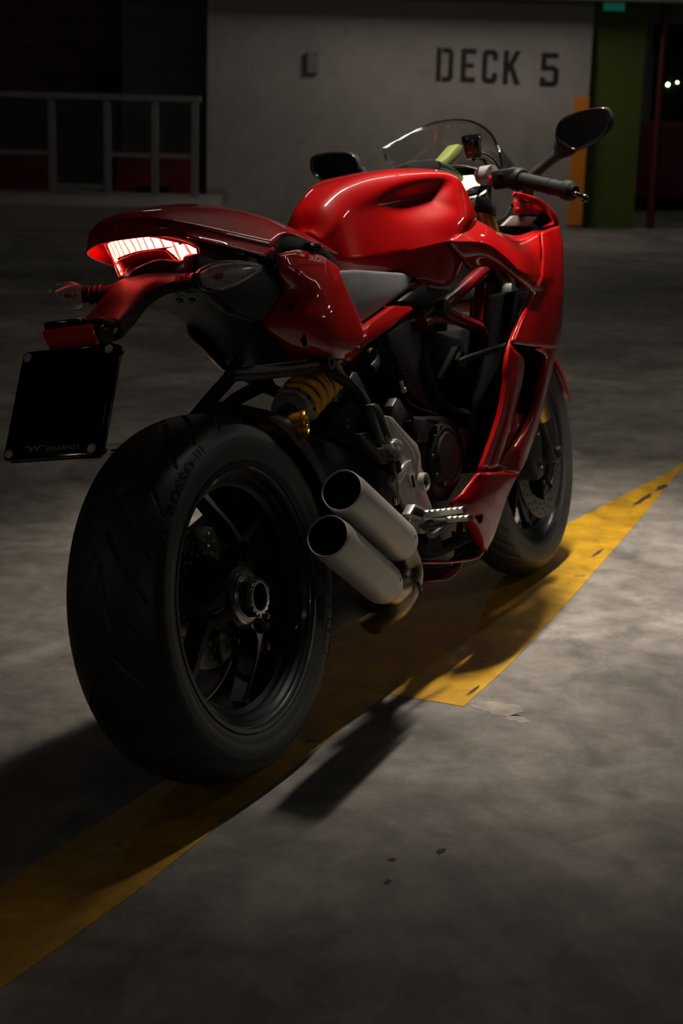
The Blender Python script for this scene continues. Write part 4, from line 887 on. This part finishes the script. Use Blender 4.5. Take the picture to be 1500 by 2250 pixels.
# inner cockpit cowls (red shells beside the head tube) and headlight backs
hb = patch('headlight_housing', [G((1150, 432, -.150), (1175, 445, -.150), (1205, 468, -.150), (1222, 490, -.160)), G((1120, 452, -.115), (1150, 480, -.11), (1190, 500, -.12), (1215, 505, -.150))], M['matte'], bike, .004, 5, 5)
patch('fairing_nose_rim', [G((1128, 424, -.155), (1152, 428, -.172), (1190, 442, -.190), (1222, 472, -.195), (1231, 494, -.184)), G((1122, 434, -.150), (1148, 438, -.160), (1182, 452, -.172), (1208, 478, -.176), (1222, 500, -.172))], M['red'], bike, .004, 4, 6)
patch('cockpit_rim', [G((1098, 524, -.188), (1140, 534, -.190), (1185, 516, -.190), (1229, 496, -.182)), G((1090, 512, -.168), (1135, 520, -.170), (1178, 506, -.170), (1216, 488, -.166))], M['red'], bike, .003, 3, 6)
pan = prism('inner_panel', [at(a, b, -.162) for a, b in [(1132, 440), (1195, 458), (1185, 474), (1132, 472)]], (0, .006, 0), M['red'], bike, .002)
lv = prism('air_duct_cover', [at(a, b, -.13) for a, b in [(1105, 498), (1128, 476), (1182, 478), (1162, 500)]], (0, .01, 0), M['alu'], bike, .002)
prism('inner_shell', [at(a, b, -.110) for a, b in [(1060, 500), (1110, 478), (1140, 430), (1200, 450), (1226, 492), (1190, 515), (1130, 530), (1090, 520)]], (0, .012, 0), M['matte'], bike, .003)
# ---- forks, yokes, bars
for s_ in (-1, 1):
    fk = tube('fork_leg', [(1.165, s_*.105, .945), (1.365, s_*.105, .520)], .027, M['forkgold'], bike, 28)
    tube('fork_slider', [(1.345, s_*.105, .565), (1.425, s_*.105, .395)], .022, M['forkgold'], fk, 24)
    lathe('fork_cap', [(0, .027), (.004, .027), (.006, .022), (.012, .020), (.014, .010), (.010, 0)], (1.163, s_*.105, .946), (-.426, 0, .905), M['gloss'], fk, 32)
    lathe('cap_ring', [(.002, .0285), (.006, .0285), (.008, .024)], (1.163, s_*.105, .946), (-.426, 0, .905), M['alu'], fk, 32)
    prism('axle_foot', [(1.385, s_*.088, .43), (1.44, s_*.088, .445), (1.475, s_*.088, .40), (1.505, s_*.088, .31), (1.49, s_*.088, .275), (1.455, s_*.088, .28), (1.44, s_*.088, .33)], (0, s_*.03, 0), M['castgrey'], fk, .005)
yk = prism('upper_yoke', [(1.115, -.02, .925), (1.13, -.075, .920), (1.125, -.125, .916), (1.155, -.145, .905), (1.195, -.135, .89), (1.21, -.09, .885), (1.19, 0, .895), (1.21, .09, .885), (1.195, .135, .89), (1.155, .145, .905), (1.125, .125, .916), (1.13, .075, .920), (1.115, .02, .925)], (.012, 0, .026), M['castgrey'], bike, .004)
lathe('steering_nut', [(0, .020), (.010, .020), (.012, .012), (.012, 0)], (1.155, 0, .945), (-.426, 0, .905), M['alu'], yk, 24)
prism('lower_yoke', [(1.235, -.14, .74), (1.30, -.14, .71), (1.30, .14, .71), (1.235, .14, .74)], (-.015, 0, -.032), M['castgrey'], bike, .006)
def clipon(s_):
    f = lambda *p: [(a, s_*b, c) for a, b, c in p]
    g0, g1 = at(1145, 398, -.235), at(1250, 422, -.362)
    ri = tube('riser', f(at(1066, 450, -.118), at(1066, 420, -.122), at(1072, 392, -.135)), [.018, .014, .015], M['castgrey'], bike, 18)
    lathe('riser_clamp', [(-.018, .0), (-.018, .017), (-.010, .021), (.022, .021), (.022, 0)], f(at(1066, 388, -.145))[0], (-.25, s_*-1, 0), M['alu'], ri, 32)
    h = tube('handlebar', f(at(1070, 388, -.150), g0, g1), .011, M['gloss'], bike, 16)
    G0, G1 = Vector(f(g0)[0]), Vector(f(g1)[0]); d_ = (G1-G0).normalized(); L_ = (G1-G0).length
    lathe('grip', [(-.01, .0), (-.01, .021), (.0, .022), (.004, .017), (.05, .0165), (L_-.016, .0168), (L_-.012, .021), (L_-.006, .0215), (L_+.008, .0205), (L_+.018, .013), (L_+.020, 0)], G0, d_, M['grip'], h, 32)
    for k in range(2): lathe('grip_rib', [(0, .0165), (.0018, .0178), (.0036, .0165)], G0+d_*(.006+k*.085), d_, M['matte'], h, 24)
    q = Vector(f(at(1112, 395, -.200))[0])
    sw_ = box('switch_housing', tuple(q), (.034, .060, .042), M['gloss'], h, .008)
    sw_.data.materials[0] = M['grip']
    lathe('throttle_drum', [(-.012, 0), (-.012, .024), (.012, .026), (.020, .022), (.020, 0)], G0-d_*.018, d_, M['grip'], h, 32)
    box('red_switch', f(at(1082, 395, -.168))[0], (.014, .012, .014), M['redparts'], h, .003)
    box('start_button', tuple(q+Vector((-.018, s_*.006, .008))), (.006, .014, .010), M['matte'], h, .002)
    # lever
    lv = tube('lever', [tuple(q+Vector((.035, s_*.005, -.004))), tuple(q+Vector((.060, s_*-.05, -.006))), tuple(G1+Vector((.045, s_*-.005, -.010))), f(at(1262, 428, -.385))[0], f(at(1288, 440, -.402))[0]], [.007, .006, .005, .0052, .006], M['gloss'], bike, 12)
    bm = bmesh.new(); bmesh.ops.create_uvsphere(bm, u_segments=14, v_segments=10, radius=.0085); bmesh.ops.translate(bm, verts=bm.verts, vec=f(at(1284, 438, -.400))[0]); frombm('lever_ball', bm, M['gloss'], lv)
    bolt(tuple(q+Vector((.028, s_*.01, .012))), (0, 0, 1), .007, M['redparts'], lv, 'adjuster')
    return q
q = clipon(-1 and 1); clipon(-1)
rv = lathe('brake_reservoir', [(-.028, .0), (-.028, .016), (-.008, .0185), (.006, .0185), (.006, .0215), (.020, .0215), (.022, .0205), (.022, 0)], at(1037, 322, -.150), (0, 0, 1), M['gloss'], bike, 40)
lathe('fluid_window', [(-.026, .0166), (-.010, .0188), (.004, .0188)], at(1037, 322, -.150), (0, 0, 1), mat('brake_fluid', (.06, .035, .005), .2, 0, .3), rv, 40)
tube('reservoir_bracket', [at(1030, 340, -.150), at(1060, 340, -.160), at(1080, 350, -.170), at(1098, 372, -.180)], .0035, M['castgrey'], rv, 8)
tube('brake_hose', [at(1040, 352, -.14), at(1060, 352, -.13), at(1075, 372, -.14), at(1085, 385, -.16)], .0045, M['matte'], bike, 10)
bx_ = prism('cockpit_box', [at(a, b, -.075) for a, b in [(893, 383), (896, 360), (902, 355), (955, 352), (962, 356), (968, 384)]], (.03, .05, -.006), M['plastic'], bike, .004)
tube('box_bracket', [at(960, 366, -.06), at(985, 376, -.05), at(1010, 395, -.04)], [.010, .010, .009], M['plastic'], bike, 12)
# ---- instrument
def inst(x0, c): return [atx(a, b, x0+(0 if b < 410 else -.015)) for a, b in c]
ic = prism('instrument_cluster', [atx(a, b, 1.262) for a, b in [(950, 402), (962, 386), (1035, 376), (1060, 392), (1068, 412), (1052, 438), (1010, 444), (960, 430)]], (.03, 0, .004), M['gloss'], bike, .004)
prism('screen', [atx(a, b, 1.260) for a, b in [(968, 396), (990, 391), (1038, 387), (1052, 402), (1056, 410), (1046, 431), (1016, 434), (978, 428)]], (.0015, 0, 0), M['screen'], ic, .0004)
patch('instrument_hood', [[(1.245, .10, 1.000), (1.235, .05, 1.018), (1.232, 0, 1.022), (1.235, -.05, 1.018), (1.245, -.10, .998)], [(1.34, .12, .985), (1.35, .06, 1.005), (1.352, 0, 1.010), (1.35, -.06, 1.005), (1.34, -.12, .985)]], M['plastic'], bike, .004, 3, 5)
# windscreen
ws = [[at(849, 356, .150), at(885, 372, .120), (1.43, .05, .99), (1.44, 0, .985), (1.43, -.05, .99), (1.39, -.13, .985), at(1102, 372, -.150)],
      [at(842, 330, .150), at(900, 330, .110), (1.38, .05, 1.05), (1.39, 0, 1.055), (1.38, -.05, 1.05), (1.34, -.11, 1.04), at(1099, 350, -.148)],
      [at(850, 324, .146), at(925, 284, .090), at(958, 272, .05), at(1000, 266, .0), at(1040, 271, -.05), at(1076, 295, -.100), at(1094, 330, -.140)]]
wsc = patch('windscreen', ws, M['wind'], bike, .004, 6, 5)
tube('windscreen_edge', [ws[0][0], ws[1][0], ws[2][0], ws[2][1], ws[2][2], ws[2][3], ws[2][4], ws[2][5], ws[2][6], ws[1][6], ws[0][6]], .0028, glassy('edge_glass', (.40, .48, .42), .5), wsc, 8, 5)
br = prism('screen_bracket', [at(a, b, -.02) for a, b in [(935, 385), (985, 345), (1008, 318), (1018, 322), (1010, 345), (985, 370), (960, 392)]], (0, .03, 0), M['glowtint'], bike, .004)
# ---- mirrors
MX = 1.325
mo = [(1222, 292), (1228, 272), (1248, 256), (1285, 244), (1322, 239), (1335, 244), (1342, 262), (1338, 284), (1318, 306), (1290, 322), (1262, 334), (1240, 322), (1223, 308)]
for s_ in (1, -1):
    f = lambda p: (p[0], p[1]*s_, p[2])
    P_ = [atx(a, b, MX) for a, b in mo]; c_ = np.mean(P_, 0)
    P_ = [tuple(v) for v in crom(P_, 3, True)]
    back = []
    for sc_, dx in ((1.0, 0), (1.03, .012), (.92, .035), (.6, .055), (.1, .062)):
        back.append([f((MX+dx, c_[1]+(p[1]-c_[1])*sc_, c_[2]+(p[2]-c_[2])*sc_)) for p in P_])
    o = patch('mirror', back, M['plastic'], bike, 0, 3, 1, closedrow=True, flip=(s_ < 0))
    gl = [f((MX+.001, c_[1]+(p[1]-c_[1])*.90, c_[2]+(p[2]-c_[2])*.90)) for p in P_]
    prism('mirror_glass', gl, (.002, 0, 0), M['mirror'], o, 0)
    patch('mirror_bezel', [[f((MX-.003, c_[1]+(p[1]-c_[1])*k, c_[2]+(p[2]-c_[2])*k)) for p in P_] for k in (1.0, .90)], M['gloss'], o, .004, 1, 1, closedrow=True)
    prism('mirror_foot', [f(atx(a, b, MX+.006)) for a, b in [(1220, 300), (1262, 336), (1248, 346), (1228, 352), (1214, 330)]], (.022, 0, 0), M['plastic'], o, .003)
    tube('mirror_stalk', [f(atx(1232, 338, MX+.018)), f(atx(1200, 362, MX+.025)), f(atx(1165, 395, MX+.030)), f((1.37, -.15, .93))], [.013, .012, .013, .014], M['plastic'], o, 14)
# ---- front wheel
fx = 1.478; FH = (fx, 0, .30)
ftt = tyre('front_tyre', fx, .300, .122, .038, 0, .222, 600, 81, 10, False)
fri = lathe('front_rim', [(-.050, .214), (-.052, .222), (-.046, .222), (-.042, .208), (-.030, .198), (0, .192), (.030, .198), (.042, .208), (.046, .222), (.052, .222), (.050, .214), (.038, .200), (.028, .188), (0, .184), (-.028, .188), (-.038, .200)], FH, Yax, M['rim'], bike, 96, 30, closed=True)
lathe('wheel_hub', [(-.04, .016), (-.04, .034), (-.02, .036), (.02, .036), (.04, .034), (.04, .016)], FH, Yax, M['rim'], fri, 40)
for k in range(3):
    for o_ in (-19, 19):
        t0 = math.radians(k*120+20); t1 = t0+math.radians(o_)
        tube('spoke', [(fx+.03*math.cos(t0), 0, .3+.03*math.sin(t0)), (fx+.09*math.cos(t0+(t1-t0)*.4), 0, .3+.09*math.sin(t0+(t1-t0)*.4)), (fx+.187*math.cos(t1), 0, .3+.187*math.sin(t1))], [.016, .012, .013], M['rim'], fri, 10, 4)
for s_ in (-1, 1):
    dd = disc('front_brake_disc', fx, .30, s_*.066, .160, .112, 24, ((.150, 0), (.138, .5), (.126, 0)))
    for k in range(10):
        t = 2*PI*k/10; tube('disc_arm', [(fx+.05*math.cos(t), s_*.064, .3+.05*math.sin(t)), (fx+.115*math.cos(t+.25), s_*.066, .3+.115*math.sin(t+.25))], .005, M['matte'], dd, 8)
    lathe('disc_hub', [(-.004, .03), (-.004, .056), (.004, .056), (.004, .03)], (fx, s_*.064, .3), Yax, M['matte'], dd, 32)
    fc = prism('front_brake_caliper', [(1.325, s_*.055, .40), (1.37, s_*.055, .43), (1.40, s_*.055, .36), (1.385, s_*.055, .26), (1.345, s_*.055, .255), (1.325, s_*.055, .32)], (0, s_*.055, 0), M['castgrey'], bike, .008)
    for z_ in (.29, .37): bolt((1.36, s_*.112, z_), (0, s_, 0), .007, M['chrome'], fc)
    lathe('axle_end', [(0, .016), (s_*.01, .016), (s_*.012, .010), (s_*.012, 0)], (fx, s_*.115, .3), (0, 1, 0), M['castgrey'], fri, 24)
fe = []
for a in np.linspace(165, 18, 13):
    ca, sa = math.cos(math.radians(a)), math.sin(math.radians(a))
    fe.append([(fx+r*ca, y, .30+r*sa) for y, r in ((0, .324), (-.035, .321), (-.060, .308), (-.070, .290), (-.071, .280))])
patch('front_mudguard', fe, M['red'], bike, .003, 3, 4, mirror='join')
patch('mudguard_arm', [[(1.43, -.078, .52), (1.50, -.078, .50), (1.55, -.076, .46)], [(1.41, -.080, .44), (1.47, -.080, .42), (1.52, -.078, .40)]], M['matte'], bike, .004, 3, 3)
for o in list(bpy.data.objects):
    if o.name.split('.')[0] in ('front_fairing', 'flank_panel', 'side_fairing', 'forward_strut', 'belly_fairing', 'tail_panel'):
        o.data.materials[0] = M['matte']; o.data.materials.append(M['red']); o.modifiers['s'].material_offset = 1; o.modifiers['s'].material_offset_rim = 1
# ---- side stand on the left
st = tube('side_stand', [(.50, .12, .30), (.49, .22, .16), (.48, .295, .058)], [.014, .012, .011], M['plastic'], bike, 12)
box('stand_foot', (.48, .300, .054), (.07, .035, .010), M['plastic'], st, .003, Matrix.Rotation(LEAN, 3, 'X'))
